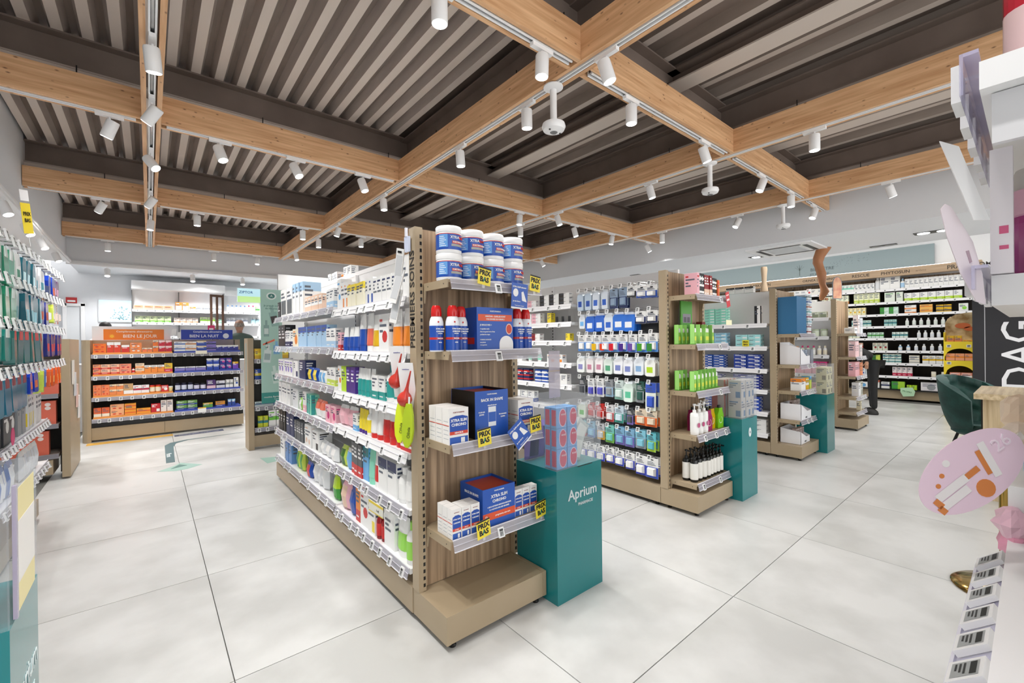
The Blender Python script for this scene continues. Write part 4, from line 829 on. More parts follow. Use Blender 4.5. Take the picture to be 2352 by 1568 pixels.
def emblem(p,x,z,s=1):
    MB().lathe([(0,0),(.028*s,0),(.028*s,.0008)],mat('dfe6e8'),20,(0,0,0),.9,1.35,Matrix.Translation((x,-.0001,z))@Matrix.Rotation(PI/2,4,'X')).build('emblem',p)
    text('A',.03*s,mat('2a6a70'),p,(x,-.0016,z),(PI/2,0,0))
emblem(B2,.15,.53)
row(frameM((3.61,1.51,0),0),.02,.27,.652,[('C',3,.08,.1,.15,'b9b6b2','3a6a94','grey card pack with blue patch','q',2)],'inside the second display bin',y=.0)
row(frameM((3.61,1.65,0),0),.02,.27,.652,[('C',4,.06,.1,.3,'c8bdb6','c05a50','grey and red narrow pack','h')],'at the back of the second display bin',y=.0)
# ================= THIRD GONDOLA
S3=[(.02,2.8,1.45,10,1),(.02,2.8,1.195,10,1),(.02,2.8,.945,10,1),(.02,2.8,.715,10,1),(.02,2.8,.47,10,1),(.02,2.8,.235,8,1)]
G3=gondola(5.21,4.69,1.866,.6,'third gondola from the left with stacked flat boxes',S3,ztop=1.83)
F3=frameM((5.21,4.69,0),-PI/2); p3='on third gondola %s shelf'
row(F3,1.9,2.78,1.45,[('C',3,.13,.1,.032,'8fdcc4','w','mint and white flat box','q',6),('C',1,.06,.08,.2,'w','k','white carton with black lettering','h')],p3%'top')
row(F3,1.9,2.78,1.195,[('C',3,.14,.1,.04,'9ad0e6','w','pale blue and white flat box','q',4),('C',2,.13,.1,.045,'a6e0e2','w','aqua and white flat box','q',3)],p3%'second')
row(F3,1.9,2.78,.945,[('C',3,.13,.1,.03,'2a54a8','w','dark blue and white flat box','q',5),('C',2,.14,.1,.04,'24409a','w','navy and white flat box','q',4)],p3%'third')
row(F3,1.9,2.78,.715,[('C',3,.12,.1,.03,'3a3f86','w','indigo and white flat box','q',5),('C',2,.14,.1,.032,'2c3a90','w','blue striped flat box','q',5)],p3%'fourth')
row(F3,1.9,2.78,.47,[('C',3,.12,.1,.03,'2f55b8','w','royal blue and white flat box','q',6),('C',2,.13,.1,.04,'2b4fb4','w','blue and white deep box','q',4)],p3%'fifth')
row(F3,1.9,2.78,.236,[('C',4,.14,.1,.055,'b4dc28','w','lime and white flat box','q',3),('C',2,.14,.1,.05,'w','w','plain white flat box','p',3)],p3%'bottom')
e=empty('price_card'); e.matrix_world=F3@Matrix.Translation((2.58,-.01,1.2)); tag(e,'yellow PRIX BAS card on the third gondola','price card'); MB().box(-.035,.035,-.001,0,0,.07,mat('f0e02c')).build('card',e); text('PRIX',.027,mat('161616'),e,(0,-.0014,.048),bold=.001); text('BAS',.027,mat('161616'),e,(0,-.0014,.02),bold=.001)
E3=endcap(5.21,1.57,.575,'third brown end unit with white display boxes',[1.33,1.0,.72,.41],[[],[.28,.42],[.25,.3,.35,.4,.45],[.25,.38]],bw=.55)
MB().box(-.004,-.0005,.232,.293,.151,1.83,BEIGE).build('side_panel',E3)
FE3=frameM((5.21,1.598,0),0); u3='of the third end unit'
o=MB().box(0,.3,.02,.2,0,.4,mat('2f6f9c',.4)).build('blue_booklet_rack'); o.matrix_world=FE3@Matrix.Translation((.05,0,1.3305)); tag(o,'tall blue display box on the top shelf of the third end unit','display box')
row(FE3,.36,.52,1.331,[('C',2,.07,.12,.05,'w','dr','white booklet bundle with dark red','m',1)],'beside the tall blue display box')
for i,c in enumerate(('8a4a5a','7ab0c0','9a3a4a','5aa0a0','b05a3a','3a5a9a','5a6a6a')):
    row(FE3,.37,.52,1.385+i*.055,[('C',1,.14,.12,.05,'d8e0e4',c,f"stacked booklet bundle {('dark pink','pale blue','crimson','aqua','rust','dark blue','grey')[i]}",'m')],'in the rack next to the tall blue box')
def dispbox(M,w,d,h,hb,label,txt):
    e=empty('display_tray'); e.matrix_world=M; tag(e,label,'display tray'); t=.003; m=mat('f1f1f4',.4)
    b=MB(); b.prism([(-w/2,0),(w/2,0),(w/2,h*.45),(w*.1,h*.45),(-w/2,h*.9)],0,t,m,'y'); b.prism([(0,0),(d,0),(d,hb),(0,h*.9)],-w/2,-w/2+t,m,'x'); b.prism([(0,0),(d,0),(d,hb),(0,h*.45)],w/2-t,w/2,m,'x'); b.box(-w/2,w/2,d-t,d,0,hb,m); b.box(-w/2+t,w/2-t,t,d-t,0,.003,m); b.build('tray_body',e)
    if txt: text(txt,.022,mat('3a3a40'),e,(0,-.0008,.02),bold=.0004)
    return e
dispbox(FE3@Matrix.Translation((.27,.01,1.0015)),.3,.2,.2,.24,'white cut-away display tray with grey packs on second shelf '+u3,'')
row(FE3,.13,.45,1.006,[('K',1,.01,.01,.01,'w','w','tiny white clip','h')]*0+[('C',1,.05,.1,.17,'sb','w','pale blue narrow carton','p'),('C',4,.05,.06,.15,'9aa4b4','4a5468','grey blue carton','m')],'inside the white cut-away tray',y=.03)
o=MB().box(.43,.5,.0,.06,0,.16,clear('aab0bc',.6)).build('leaflet_holder'); o.matrix_world=FE3@Matrix.Translation((0,0,1.0015)); tag(o,'clear grey leaflet holder at the right of the second shelf','holder')
row(FE3,.12,.5,.721,[('C',1,.15,.1,.13,'w','o','white carton with orange top edge','t'),('C',2,.04,.09,.13,'dy','w','amber and grey narrow carton','m'),('C',1,.06,.08,.14,'yg','lb','pale green and blue carton','t')],'on third shelf '+u3)
dispbox(FE3@Matrix.Translation((.25,.0,.4115)),.32,.2,.19,.17,'white display tray of brown samples on fourth shelf '+u3,'HUILE')
row(FE3,.11,.4,.416,[('C',4,.045,.04,.2,'9a8a84','4a3630','brown and grey sample box','p')],'inside the tray on the fourth shelf',y=.08)
dispbox(FE3@Matrix.Translation((.25,.01,.151)),.28,.2,.15,.16,'white display tray standing on the base '+u3,'HUILE')
row(FE3,.13,.37,.156,[('C',5,.04,.04,.15,'b4a09a','5a4a48','pinkish grey sample box','p')],'in the tray on the base',y=.06)
B3=binbox(5.79,1.495,.28,.3,.65,.99,'third teal display bin with cream cartons')
row(frameM((5.80,1.505,0),0),.01,.25,.652,[('C',2,.11,.1,.15,'d6d0aa','6a6244','cream and olive carton','q',2)],'inside the third display bin',y=.0)
e=empty('foot_sleeve_display',(5.5,2.02,1.831)); tag(e,'beige mannequin foot on top of the third gondola','mannequin'); MB().lathe([(0,0),(.05,0),(.045,.04),(.03,.1),(.034,.18),(.042,.26),(.036,.285),(0,.29)],mat('d8bfa0',.5),16,(0,0,0),1,.8).build('foot_form',e,True)
row(frameM((5.45,2.45,0),-PI/2),0,.4,1.831,[('C',3,.1,.06,.07,'w','k','white carton with black edge','t')],'on top of the third gondola',y=.0)
# ================= FOURTH GONDOLA
S4=[(.02,2.8,1.57,10,1),(.02,2.8,1.3,10,1),(.02,2.8,1.03,10,1),(.02,2.8,.76,10,1),(.02,2.8,.5,6,1),(.02,2.8,.26,6,1)]
G4=gondola(7.44,4.69,1.866,.62,'fourth gondola from the left, farthest before the wall shelves',S4,ztop=1.83)
F4=frameM((7.44,4.69,0),-PI/2); p4='on fourth gondola %s shelf'
row(F4,2.1,2.78,1.57,[('J',3,.09,.09,.07,'f0f2d8','b8c87a','round pale green soap tin','cfe08a'),('C',4,.09,.05,.09,'e9eedd','9aa488','square pale soap carton','f')],p4%'top')
row(F4,2.1,2.78,1.3,[('C',2,.12,.08,.14,'k','w','black and white gift carton','q'),('C',2,.09,.06,.12,'w','g','white framed carton','f'),('J',2,.09,.09,.11,'eef2ea','c0d0b0','white oval jar','e0ead4')],p4%'second')
row(F4,2.1,2.78,1.03,[('T',2,.06,.04,.15,'sb','r','pale blue tube with red cap','c'),('T',2,.06,.04,.13,'f2b890','w','peach tube','b'),('B',3,.05,.05,.14,'e4ead8','c02a6a','pale bottle with pink cap','w'),('B',2,.05,.05,.14,'w','cr','cream bottle','cr')],p4%'third')
row(F4,2.1,2.78,.76,[('C',7,.09,.08,.18,'f2b4c0','hp','pink carton','t')],p4%'fourth')
row(F4,2.1,2.78,.5,[('C',7,.09,.08,.13,'f0b0b8','co','rose carton','b')],p4%'fifth')
row(F4,2.1,2.78,.26,[('C',4,.09,.08,.11,'a8d83a','gr','bright green carton','m'),('C',3,.09,.08,.16,'f2a89a','co','salmon carton','m')],p4%'bottom')
E4=endcap(7.44,1.57,.62,'fourth brown end unit with pink cartons, farthest from viewer',[1.34,1.01,.74,.45,.24],[[.3,.45],[.3,.4,.5],[.3,.4,.5],[.3,.36,.42,.5],[]],bw=.6)
MB().box(-.005,-.0005,.232,.293,.151,1.83,BEIGE).build('side_panel',E4)
FE4=frameM((7.44,1.598,0),0); u4='of the fourth end unit'
row(FE4,.1,.56,1.341,[('C',1,.14,.12,.08,'w','w','low white tray carton','p'),('C',1,.07,.06,.26,'f6e6e4','w','tall pale pink carton','p'),('C',2,.07,.06,.22,'d6dade','g','clear grey pack','p')],'on top shelf '+u4)
row(FE4,.1,.54,1.011,[('C',3,.06,.08,.22,'f2cdd0','w','tall light pink carton','p'),('C',2,.06,.06,.17,'e6dcdc','w','pale grey pink carton','p')],'on second shelf '+u4)
row(FE4,.08,.54,.741,[('C',4,.055,.08,.2,'f0b4bc','w','upright pink carton','p'),('C',2,.06,.08,.18,'ec9a72','w','upright orange carton','p')],'on third shelf '+u4)
row(FE4,.25,.54,.451,[('C',1,.12,.08,.19,'f0f0f4','w','large white carton','d'),('C',2,.06,.06,.2,'d4d6cc','k','grey and black carton','q')],'on fourth shelf '+u4)
row(FE4,.3,.5,.241,[('C',1,.06,.05,.13,'e8e0c4','w','cream slim carton','p')],'on lowest shelf '+u4)
e=empty('topper_sign',(7.435,1.84,1.831)); tag(e,'arched photo sign standing on the fourth gondola post','sign')
e.rotation_euler=(0,0,-.5)
b=MB(); pp=[(0,0),(.16,0),(.16,.22)]+[(.08+.08*math.cos(a*PI/8),.22+.1*math.sin(a*PI/8)) for a in range(1,8)]+[(0,.22)]
b.prism(pp,0,.004,mat('6f7d84'),'y'); b.build('sign_board',e); MB().prism([(.01+x*.875,.01+z*.94) for x,z in pp],-.002,-.0001,noise_mat('topper_photo','c8806a','e0b08a',(1,1,1),12,3,.4),'y').build('photo_print',e)
# mannequin leg on top of gondola 4
def leg():
    e=empty('mannequin_leg',(7.62,2.0,1.831)); tag(e,'tan mannequin leg display standing on its toes on the fourth gondola','mannequin')
    m=mat('a9714a',.45)
    C=[((.0,.02,.005),.022),((.0,.02,.03),.03),((.0,.0,.08),.038),((.0,-.02,.13),.042),((.0,-.01,.18),.042),((.0,.01,.24),.042),((.0,.015,.32),.052),((-.0,.02,.4),.062),((0,.045,.49),.058),((0,.065,.56),.064),((0,.05,.64),.074),((0,.0,.74),.09),((0,-.04,.84),.1)]
    b=MB(); n=18; base=0
    for k,(c,r) in enumerate(C):
        for j in range(n):
            a=2*PI*j/n; sx=(1,1.1,1.3,1.35,1.15)[k] if k<5 else 1
            b.v.append((c[0]+r*math.cos(a)*.9, c[1]+r*math.sin(a)*sx, c[2]))
    for k in range(len(C)-1):
        for j in range(n): b.f.append((k*n+j,k*n+(j+1)%n,(k+1)*n+(j+1)%n,(k+1)*n+j)); b.m.append(b.mi(m))
    b.f.append(tuple(reversed(range(n)))); b.m.append(0); b.f.append(tuple((len(C)-1)*n+j for j in range(n))); b.m.append(0)
    b.build('leg_form',e,True)
    b=MB()
    for i in range(5): b.lathe([(0,-.018),(.011,-.014),(.013,0),(.009,.014),(0,.018)],m,8,(-.026+.013*i,-.045+.004*abs(i-3),.018))
    b.build('toes',e,True)
    MB().lathe([(.107,.0),(.109,.05)],mat('8a5636',.5),18,(0,-.052,.79)).build('stocking_band',e,True)
leg()
# ================= WALL SHELVING ON THE RIGHT WALL
WY=6.4; RW=empty('wall_shelving',(11.6,WY,0),-PI/2); tag(RW,'tall dark wall shelving with wooden header along the right wall','shelving')
L=WY-.72
MB().box(0,L,.36,.38,.15,2.24,DARKB).build('back_panel',RW); MB().box(0,L,.355,.38,2.241,2.5,OAKV).build('wood_back_strip',RW)
MB().box(0,L,.03,.36,.03,.2,BEIGE).build('plinth',RW); MB().box(1.2,L-.02,-.02,.36,.2005,.226,BLACK).build('base_tray',RW)
ZR=[2.25,1.99,1.745,1.5,1.255,1.0,.75,.49]
for k,z in enumerate(ZR): shelf(RW,0,L,z,.36,34,seed=50+k,m=DARKB,th=.03,whiterail=True)
for x in (1.3,2.65,4.0,5.35): MB().box(x-.008,x+.008,.345,.3549,.2,2.45,BLACK).build('upright',RW)
MB().box(0,L+.1,-.13,.0,2.5,2.63,noise_mat('header_oak','a58b6e','b79d80',(1,.5,14),2,3,.5)).build('header_board',RW)
MB().box(0,L+.1,-.12,.36,2.6301,2.65,mat('c4a888',.5)).build('header_top',RW)
for s,sz,x in (('PRANAROM',.105,5.62),('PHYTOSUN',.085,4.6),('RESCUE',.085,4.05),('ORINEA | LEHNING',.07,3.3),('S.ARKOGEN',.085,2.1)): text(s,sz,mat('33291f',.5),RW,(x,-.1308,2.565),(PI/2,0,0),bold=.001)
text('arôms',.06,mat('7a6650',.5),RW,(4.98,-.1308,2.565),(PI/2,0,0))
MB().box(.4,L-.3,-.05,-.02,2.652,2.664,mat('ffffff',.5,0,5)).build('header_light_strip',RW)
o=struct(MB().box(11.93,11.96,1.28,6.2,2.66,3.12,mat('8d9ea2',.5)).build('trim_8'))
sg=empty('wall_sign',(11.925,3.4,2.86),-PI/2); tag(sg,'grey green wall panel lettering with small tree drawing','sign')
text('BIEN-ÊTRE',.1,mat('4a5a5c'),sg,(.25,0,.0),(PI/2,0,0)); text('ET NATURE',.07,mat('4a5a5c'),sg,(.2,0,-.11),(PI/2,0,0))
b=MB(); b.box(-.205,-.195,-.001,.001,-.1,.08,mat('5a6a66'))
for a in (-50,-25,0,25,50):
    x=math.sin(math.radians(a)); z=math.cos(math.radians(a)); b.quad([(-.2-.003,-.001,.02),(-.2+.003,-.001,.02),(-.2+.13*x+.003,-.001,.02+.13*z),(-.2+.13*x-.003,-.001,.02+.13*z)],mat('5a6a66'))
b.build('tree_drawing',sg)
b=MB()
for i in range(46): 
    x=RN.uniform(.4,1.1); z=RN.uniform(-.02,.16)+.1*(x-.4); b.quad([(x,-.001,z),(x+.014,-.001,z+.006),(x+.01,-.001,z+.014)],mat('5a6a66'))
o=b.build('leaf_flock',sg)
FR=frameM((11.6,WY,0),-PI/2)
rn=['top','second','third','fourth','fifth','sixth','seventh','eighth']
def rw(k,items,x0=2.2,x1=L-.06):
    items=[tuple(it[:4])+(round(it[4]*(1.22 if (len(it)<10 or it[9]<2) and it[4]<.19 else 1),4),)+tuple(it[5:]) for it in items]
    row(FR,x0,x1,ZR[k]+.001,items,f'on the {rn[k]} wall shelf' ,y=.02)
rw(0,[('B',4,.06,.06,.12,'w','k','white bottle with black top','w'),('C',5,.12,.08,.1,'w','wg','white square carton','f'),('C',1,.09,.08,.12,'w','r','white carton with red heart','d'),('C',4,.13,.08,.11,'f2efe8','w','plain white carton','p'),('C',4,.07,.08,.13,'w','mt','white and green vial carton','m'),('C',5,.07,.08,.13,'w','g','white carton with grey sketch','d'),('B',1,.09,.09,.28,'w','w','tall white bottle','wg'),('C',2,.16,.08,.26,'w','nv','large white poster carton','p'),('B',1,.07,.07,.2,'w','sb','white bottle with blue label','sb'),('C',13,.07,.08,.15,'w','wg','narrow white carton','p')])
rw(1,[('J',4,.06,.06,.09,'k','w','black jar with white lid',''),('C',6,.11,.08,.12,'f4f2ee','wg','off-white carton','p'),('C',6,.075,.08,.16,'eef2d8','o','pale carton with fruit picture','b'),('C',5,.08,.08,.17,'f0f2cc','yg','light yellow green carton','b'),('C',1,.16,.08,.16,'e8eee2','gr','pale carton with green leaf','p'),('C',1,.1,.08,.16,'e8eee2','gr','narrow pale leaf carton','p'),('C',7,.11,.08,.13,'w','lm','white carton with lime band','b')])
rw(2,[('C',3,.12,.08,.11,'w','o','white carton with orange end','b'),('C',2,.12,.08,.1,'w','b','white and blue soft carton','d'),('C',1,.1,.08,.1,'lb','w','sky blue carton','m'),('C',2,.09,.08,.14,'eef0e8','pu','cream and violet carton','d'),('C',1,.15,.08,.08,'mt','gr','green striped carton','x',2),('C',5,.07,.08,.13,'f4ecc0','dy','pale yellow carton','d'),('C',2,.14,.08,.07,'d8f0e4','gr','mint carton with lemon','h',2),('C',1,.17,.08,.08,'w','o','white and orange wide carton','b',2),('C',1,.18,.08,.08,'f2c06a','o','amber wide carton','m',2),('C',2,.1,.08,.07,'dy','nv','amber and navy carton','m',2),('C',1,.12,.08,.12,'w','lg','white carton with green triangle','d')])
rw(3,[('C',1,.12,.08,.12,'w','b','white carton with blue drop','d'),('C',1,.12,.08,.12,'w','r','white carton with red drop','d'),('C',1,.07,.08,.15,'f4e4e8','g','pale pink tall carton','p'),('C',3,.06,.06,.1,'dcece4','tl','pale green vial carton','m'),('C',4,.06,.06,.11,'bfe0d0','tl','green vial carton','m'),('C',4,.06,.06,.11,'f4ead0','r','cream vial carton with red','m'),('C',5,.06,.06,.11,'d0e8de','tl','mint vial carton','m'),('C',3,.06,.06,.11,'b8dcd4','tl','turquoise vial carton','m'),('B',9,.055,.055,.12,'w','w','small white bottle with white cap','e8f0e8')])
rw(4,[('C',5,.12,.08,.1,'w','wg','low white carton','p'),('C',2,.1,.08,.1,'w','g','white carton with grey line','m'),('C',5,.055,.06,.1,'d8eadc','gr','tiny pale green carton','m'),('C',4,.055,.06,.1,'e8ead0','tl','tiny cream and teal carton','m'),('C',4,.06,.06,.1,'d0e6d8','gr','tiny mint carton','m'),('C',4,.055,.06,.1,'dce8e0','tl','tiny grey green carton','m'),('B',8,.055,.055,.12,'w','wg','slim white bottle','e8ecf0')])
rw(5,[('T',8,.045,.03,.15,'dy','y','small yellow tube','bc'),('C',1,.08,.06,.09,'d8e8dc','tl','grey green carton','m'),('C',2,.07,.06,.13,'w','tl','white and dark green carton','m'),('C',3,.065,.06,.14,'e0d8a0','gr','olive carton','x'),('C',3,.065,.06,.13,'e8c8b0','r','peach carton with red print','m'),('C',3,.075,.06,.13,'d8dcc8','dr','pale carton with berry print','d'),('B',2,.06,.06,.1,'sb','w','small blue bottle','w'),('B',7,.055,.055,.11,'w','wg','small white flask','dfe4ec')])
rw(6,[('T',7,.045,.03,.14,'e8b01e','y','small amber tube','bc'),('C',14,.052,.08,.16,'eef0b8','gr','yellow and green slim carton','x'),('C',1,.13,.08,.08,'yg','dgn','lime and dark green carton','h',2),('C',3,.09,.08,.15,'dce8e0','tl','white carton with green diagonals','x'),('C',1,.15,.08,.13,'f2ecdc','g','cream carton with grey lines','x'),('C',5,.09,.08,.13,'w','dy','white carton with amber band','m')])
rw(7,[('S',4,.07,.05,.1,'dy','w','yellow and white sachet','m'),('_',1,.3,0,0,'w','w','gap'),('C',2,.1,.08,.08,'4a8ac8','w','blue and white carton','m',2),('C',2,.15,.08,.17,'e6e4ea','dr','grey carton with red heart','d'),('C',2,.12,.08,.13,'dfe8f0','b','pale blue eye carton','s'),('_',1,.1,0,0,'w','w','gap'),('C',4,.07,.08,.15,'f0e4e4','c81f4a','white carton with crimson drop','b'),('J',4,.07,.07,.09,'w','cr','cream jar with white lid','cr')])
row(FR,3.9,5.2,.228,[('C',1,.2,.1,.11,'w','lb','white and blue large carton','d'),('C',1,.16,.1,.16,'w','co','white and coral carton','t'),('C',1,.13,.1,.13,'w','nv','white and navy carton','m'),('C',1,.2,.1,.15,'a8d83a','gr','bright green leaf carton','h'),('C',2,.07,.1,.09,'lm','gr','lime carton','p'),('C',1,.24,.1,.16,'eeeaee','g','grey white large carton','d')],'on the base of the wall shelving',y=.02)
e=MB().prism([(-.1,0),(.08,.02),(.12,-.06),(.1,-.15),(-.06,-.17),(-.1,-.08)],-.002,0,mat('bfe6c0'),'y').build('green_price_flap'); e.matrix_world=FR@Matrix.Translation((4.75,-.04,.26)); tag(e,'pale green price flap hanging at the base of the wall shelving','flap'); text('PROMO',.04,mat('2a6a3a'),e,(0,-.003,-.07),(PI/2,.2,0))
# ---- yellow floor stand
ys=empty('cardboard_floor_stand',(9.75,.95,0),-PI/2); tag(ys,'yellow cardboard floor stand with arched openings','display stand')
# frontal normal -X; local x from 0..0.36
w=.36; Y=mat('f0d62c',.5); D_=mat('5a4a20',.7)
MB().box(0,w,0,.3,0,.55,Y).build('lower_body',ys); MB().box(0,.012,0,.3,.5501,1.35,Y).box(w-.012,w,0,.3,.5501,1.35,Y).box(.012,w-.012,.28,.3,.5501,1.35,D_).build('side_walls',ys)
for z in (.85,1.12): MB().box(.0121,w-.0121,0,.279,z,z+.02,Y).build('shelf',ys)
def arch(z0,z1,zc):
    b=MB(); n=12
    for i in range(n):
        x0=.012+(w-.024)*i/n; x1=.012+(w-.024)*(i+1)/n
        f=lambda x: zc+(z1-.03-zc)*math.sqrt(max(0,1-((x-w/2)/(w/2-.012))**2))
        b.prism([(x0,f(x0)),(x1,f(x1)),(x1,z1),(x0,z1)],-.004,-.0005,Y,'y')
    return b
arch(.56,.85,.66).build('arch_front',ys); arch(.87,1.12,.95).build('arch_front',ys); MB().box(.0121,w-.0121,-.004,-.0005,.551,.6,Y).box(.0121,w-.0121,-.004,-.0005,.86,.9,Y).box(.0121,w-.0121,-.004,-.0005,1.1205,1.2,Y).build('front_lip',ys)
pp=[(0,1.2)]+[(0,1.5),(.03,1.57),(.12,1.63),(.24,1.655),(w,1.66),(w,1.2)]
MB().prism(pp,.2,.206,noise_mat('sunset_print','8a6a3a','d8c49a',(1,1,1),6,3,.5),'y').build('header_board',ys)
b=MB()
for (x,z,r,s) in ((.2,1.45,.09,.5),(.28,1.4,.07,.5)): b.lathe([(0,0),(r,0),(r,.002)],mat('c86a3a'),12,(0,0,0),1,s,Matrix.Translation((x,.199,z))@Matrix.Rotation(PI/2,4,'X'))
b.build('tube_picture',ys)
text('GARANCIA',.05,mat('6a5a20'),ys,(w/2+.02,-.001,.42),(PI/2,0,0))
FY=frameM((9.75,.95,0),-PI/2)
row(FY,.03,.33,1.142,[('C',2,.08,.06,.15,'e8864a','dy','orange carton with yellow top','t'),('C',2,.05,.06,.08,'f0b030','o','small amber carton','p')],'on top tier of the yellow stand',y=.02)
row(FY,.02,.34,.901,[('C',3,.1,.1,.11,'f0a47a','o','peach carton','m')],'on middle tier of the yellow stand',y=.01)
row(FY,.06,.32,.601,[('C',2,.12,.1,.11,'f0a088','w','pink orange carton','m')],'on lower tier of the yellow stand',y=.02)
for x,z in ((.06,.86),(.2,.575),(.06,1.13),(.28,1.13)): link_part('price_tag',TAGE,ys,(x,-.009,z),(0,0,0))
# ---- black lettered panel
bp=empty('black_panel',(9.25,.6,0),-PI/2); tag(bp,'tall black panel with large white rotated letters at the right','panel')
MB().box(0,2.0,0,.3,0,2.1,mat('242428',.45)).build('panel_body',bp); MB().box(.12,.128,-.002,-.0001,.2,2.08,mat('b8b8ba')).build('light_line',bp)
text('DAGAN',.46,mat('e6e6e8'),bp,(.46,-.002,1.35),(0,-PI/2,0) if 0 else (PI/2,-PI/2,0),bold=.002)
# ---- desk
dk=empty('desk',(4.98,.32,0)); tag(dk,'pale oak desk at the right edge','desk')
MB().box(0,.81,-2.0,0,.795,.84,OAKT).build('desk_top',dk); MB().box(.08,.76,-1.95,-.045,0,.7949,OAKL).build('desk_body',dk)
for x in (.1,): MB().box(.0795,.0798,-.3,-.296,.05,.78,mat('6a5638')).build('joint',dk)
MB().box(.35,.74,-.0449,-.02,.2,.79,mat('1a1610')).box(.5,.62,-.0199,-.012,.56,.72,mat('c8a040',.2,1)).build('dark_drawer_panel',dk)
# ---- green chair
def chair():
    e=empty('tub_chair',(6.12,.36,0)); tag(e,'dark green quilted velvet chair behind the oak desk','chair'); V=noise_mat('green_velvet','153a36','24534c',(1,1,1),9,3,.65)
    b=MB(); n=48; m=28
    def pt(i,j,off):
        a=-PI*.62+PI*1.24*i/n    # around the back
        t=j/m; z=.36+.54*t*(1-.4*(abs(a)/(PI*.62))**2.2); r=.205+.06*t**.6-.06*(1-t)**3
        q=.5-.5*math.cos(i/n*2*PI*5); s=.5-.5*math.cos(t*2*PI*2.5)
        d=off+(.034*min(1,q*2.2)**.6*min(1,s*2.2)**.6 if off<0 else 0)*-1
        r2=r+(off if off>0 else d)
        return (-r2*math.cos(a),r2*math.sin(a)*1.02,z)
    for off in (.025,-.02):
        i0=len(b.v)
        for i in range(n+1):
            for j in range(m+1): b.v.append(pt(i,j,off))
        for i in range(n):
            for j in range(m):
                q=(i0+i*(m+1)+j,i0+(i+1)*(m+1)+j,i0+(i+1)*(m+1)+j+1,i0+i*(m+1)+j+1); b.f.append(q if off<0 else q[::-1]); b.m.append(b.mi(V))
    N=(n+1)*(m+1)
    def rim(ids):
        for a,c in zip(ids[:-1],ids[1:]): b.f.append((a,c,c+N,a+N)); b.m.append(0)
    rim([i*(m+1)+m for i in range(n+1)]); rim([j for j in range(m+1)]); rim([n*(m+1)+j for j in range(m+1)])
    b.build('quilted_shell',e,True)
    MB().lathe([(0,.34),(.17,.345),(.21,.37),(.212,.42),(.19,.45),(.1,.46),(0,.46)],V,28,(.03,0,0),1.05,1).build('seat',e,True)
    for sx in (-1,1):
        for sy in (-1,1): MB().tube((.03+sx*.12,sy*.12,.35),(.03+sx*.2,sy*.2,.0),.012,BLACK,10).build('leg',e,True)
    e.rotation_euler=(0,0,-2.05)
chair()
st=empty('pedestal_stool',(3.3,.1,0)); tag(st,'gold disc based pedestal at the lower right','stool'); GD=mat('a88a4a',.12,1)
MB().lathe([(0,0),(.2,0),(.205,.006),(.19,.016),(.1,.028),(.035,.035),(0,.036)],GD,40).build('disc_base',st,True); MB().lathe([(.028,.036),(.028,.58)],GD,24).build('column',st,True); MB().lathe([(.06,.581),(.15,.59),(.16,.62),(.14,.65),(0,.655)],noise_mat('stool_velvet','153a36','24534c',(1,1,1),9,3,.65),28).build('seat',st,True)
# ---- white unit in the right foreground (shelf fronts face the left, run away from the viewer)
RU=empty('white_display_unit',(.66,.05,0)); tag(RU,'white shelf unit cut off by the right edge, nearest the viewer','shelving')
def rus(x0,x1,z,th,name='shelf'): return MB().box(x0,x1,-.32,-.012,z-th,z,mat('f4f4f4',.3)).build(name,RU)
s=rus(.03,.75,1.59,.03); s2=rus(.2,.8,1.375,.04); s3=rus(.64,1.3,.999,.06); s4=rus(.03,1.2,.9,.03)
MB().box(.05,.06,-.3,-.02,1.505,1.559,mat('dcdcde',.4)).build('side_panel',RU)
MB().box(.0,1.3,-.36,-.32,.05,2.0,mat('ececec',.4)).build('back_panel',RU)
def slip(x0,x1,z,par,n):
    b=MB(); m=clear('c9c6e4',.5,.2); b.prism([(-.02,z-.001),(-.019,z-.004),(.022,z-.043),(.024,z-.04)],x0,x1,m,'x'); b.prism([(.022,z-.043),(.024,z-.04),(.028,z-.043),(.026,z-.046)],x0,x1,mat('e6e4f0',.3),'x'); rl=b.build('label_rail',par)
    for i in range(n): link_part('price_tag',TAGE,rl,(x0+(x1-x0)*(i+.5)/n,.006,z-.0165),(math.radians(-50),0,PI))
def rlip(x0,x1,z,par,n,h=.07):
    b=MB(); b.box(x0,x1,.0,.003,z-h,z,clear('c9c6e4',.5,.2)); b.box(x0,x1,-.0118,.0,z-.004,z,clear('c9c6e4',.6,.2)); rl=b.build('label_rail',par)
    for i in range(n):
        o=link_part('price_tag',TAGE,rl,(x0+(x1-x0)*(i+.5)/n,.0075,z-h*.5),(0,0,PI))
rlip(.03,.5,1.605,s,5,.045); rlip(.15,.6,1.385,s2,4,.03); slip(-.1,.56,.9,s4,8)
o=MB().lathe([(0,0),(.033,0),(.035,.004),(.035,.07),(.033,.08)],mat('b04a8a',.08),24).build('cleansing_bottle',loc=(.93,-.01,1.376)); tag(o,'pink liquid bottle with grey cap on the white unit','bottle')
MB().lathe([(.0352,.082),(.0352,.115)],mat('e8b8cc',.3),24).build('label_band',o,True); MB().lathe([(0,.1155),(.03,.1155),(.03,.14),(.028,.145),(0,.145)],mat('d2d0cc',.35),24).build('cap',o,True); MB().lathe([(.034,.08),(.034,.1155)],mat('e0a8c4',.2),24).build('neck',o,True)
o=MB().box(-.016,.016,0,.02,0,.16,mat('f3eef2',.35)).box(-.0165,-.016,.004,.012,.05,.06,mat('d8628a')).box(-.0165,-.016,.004,.012,.03,.035,mat('d8628a')).build('white_carton',loc=(.86,.018,1.376)); tag(o,'white tall carton with pink marks left of the pink bottle','box')
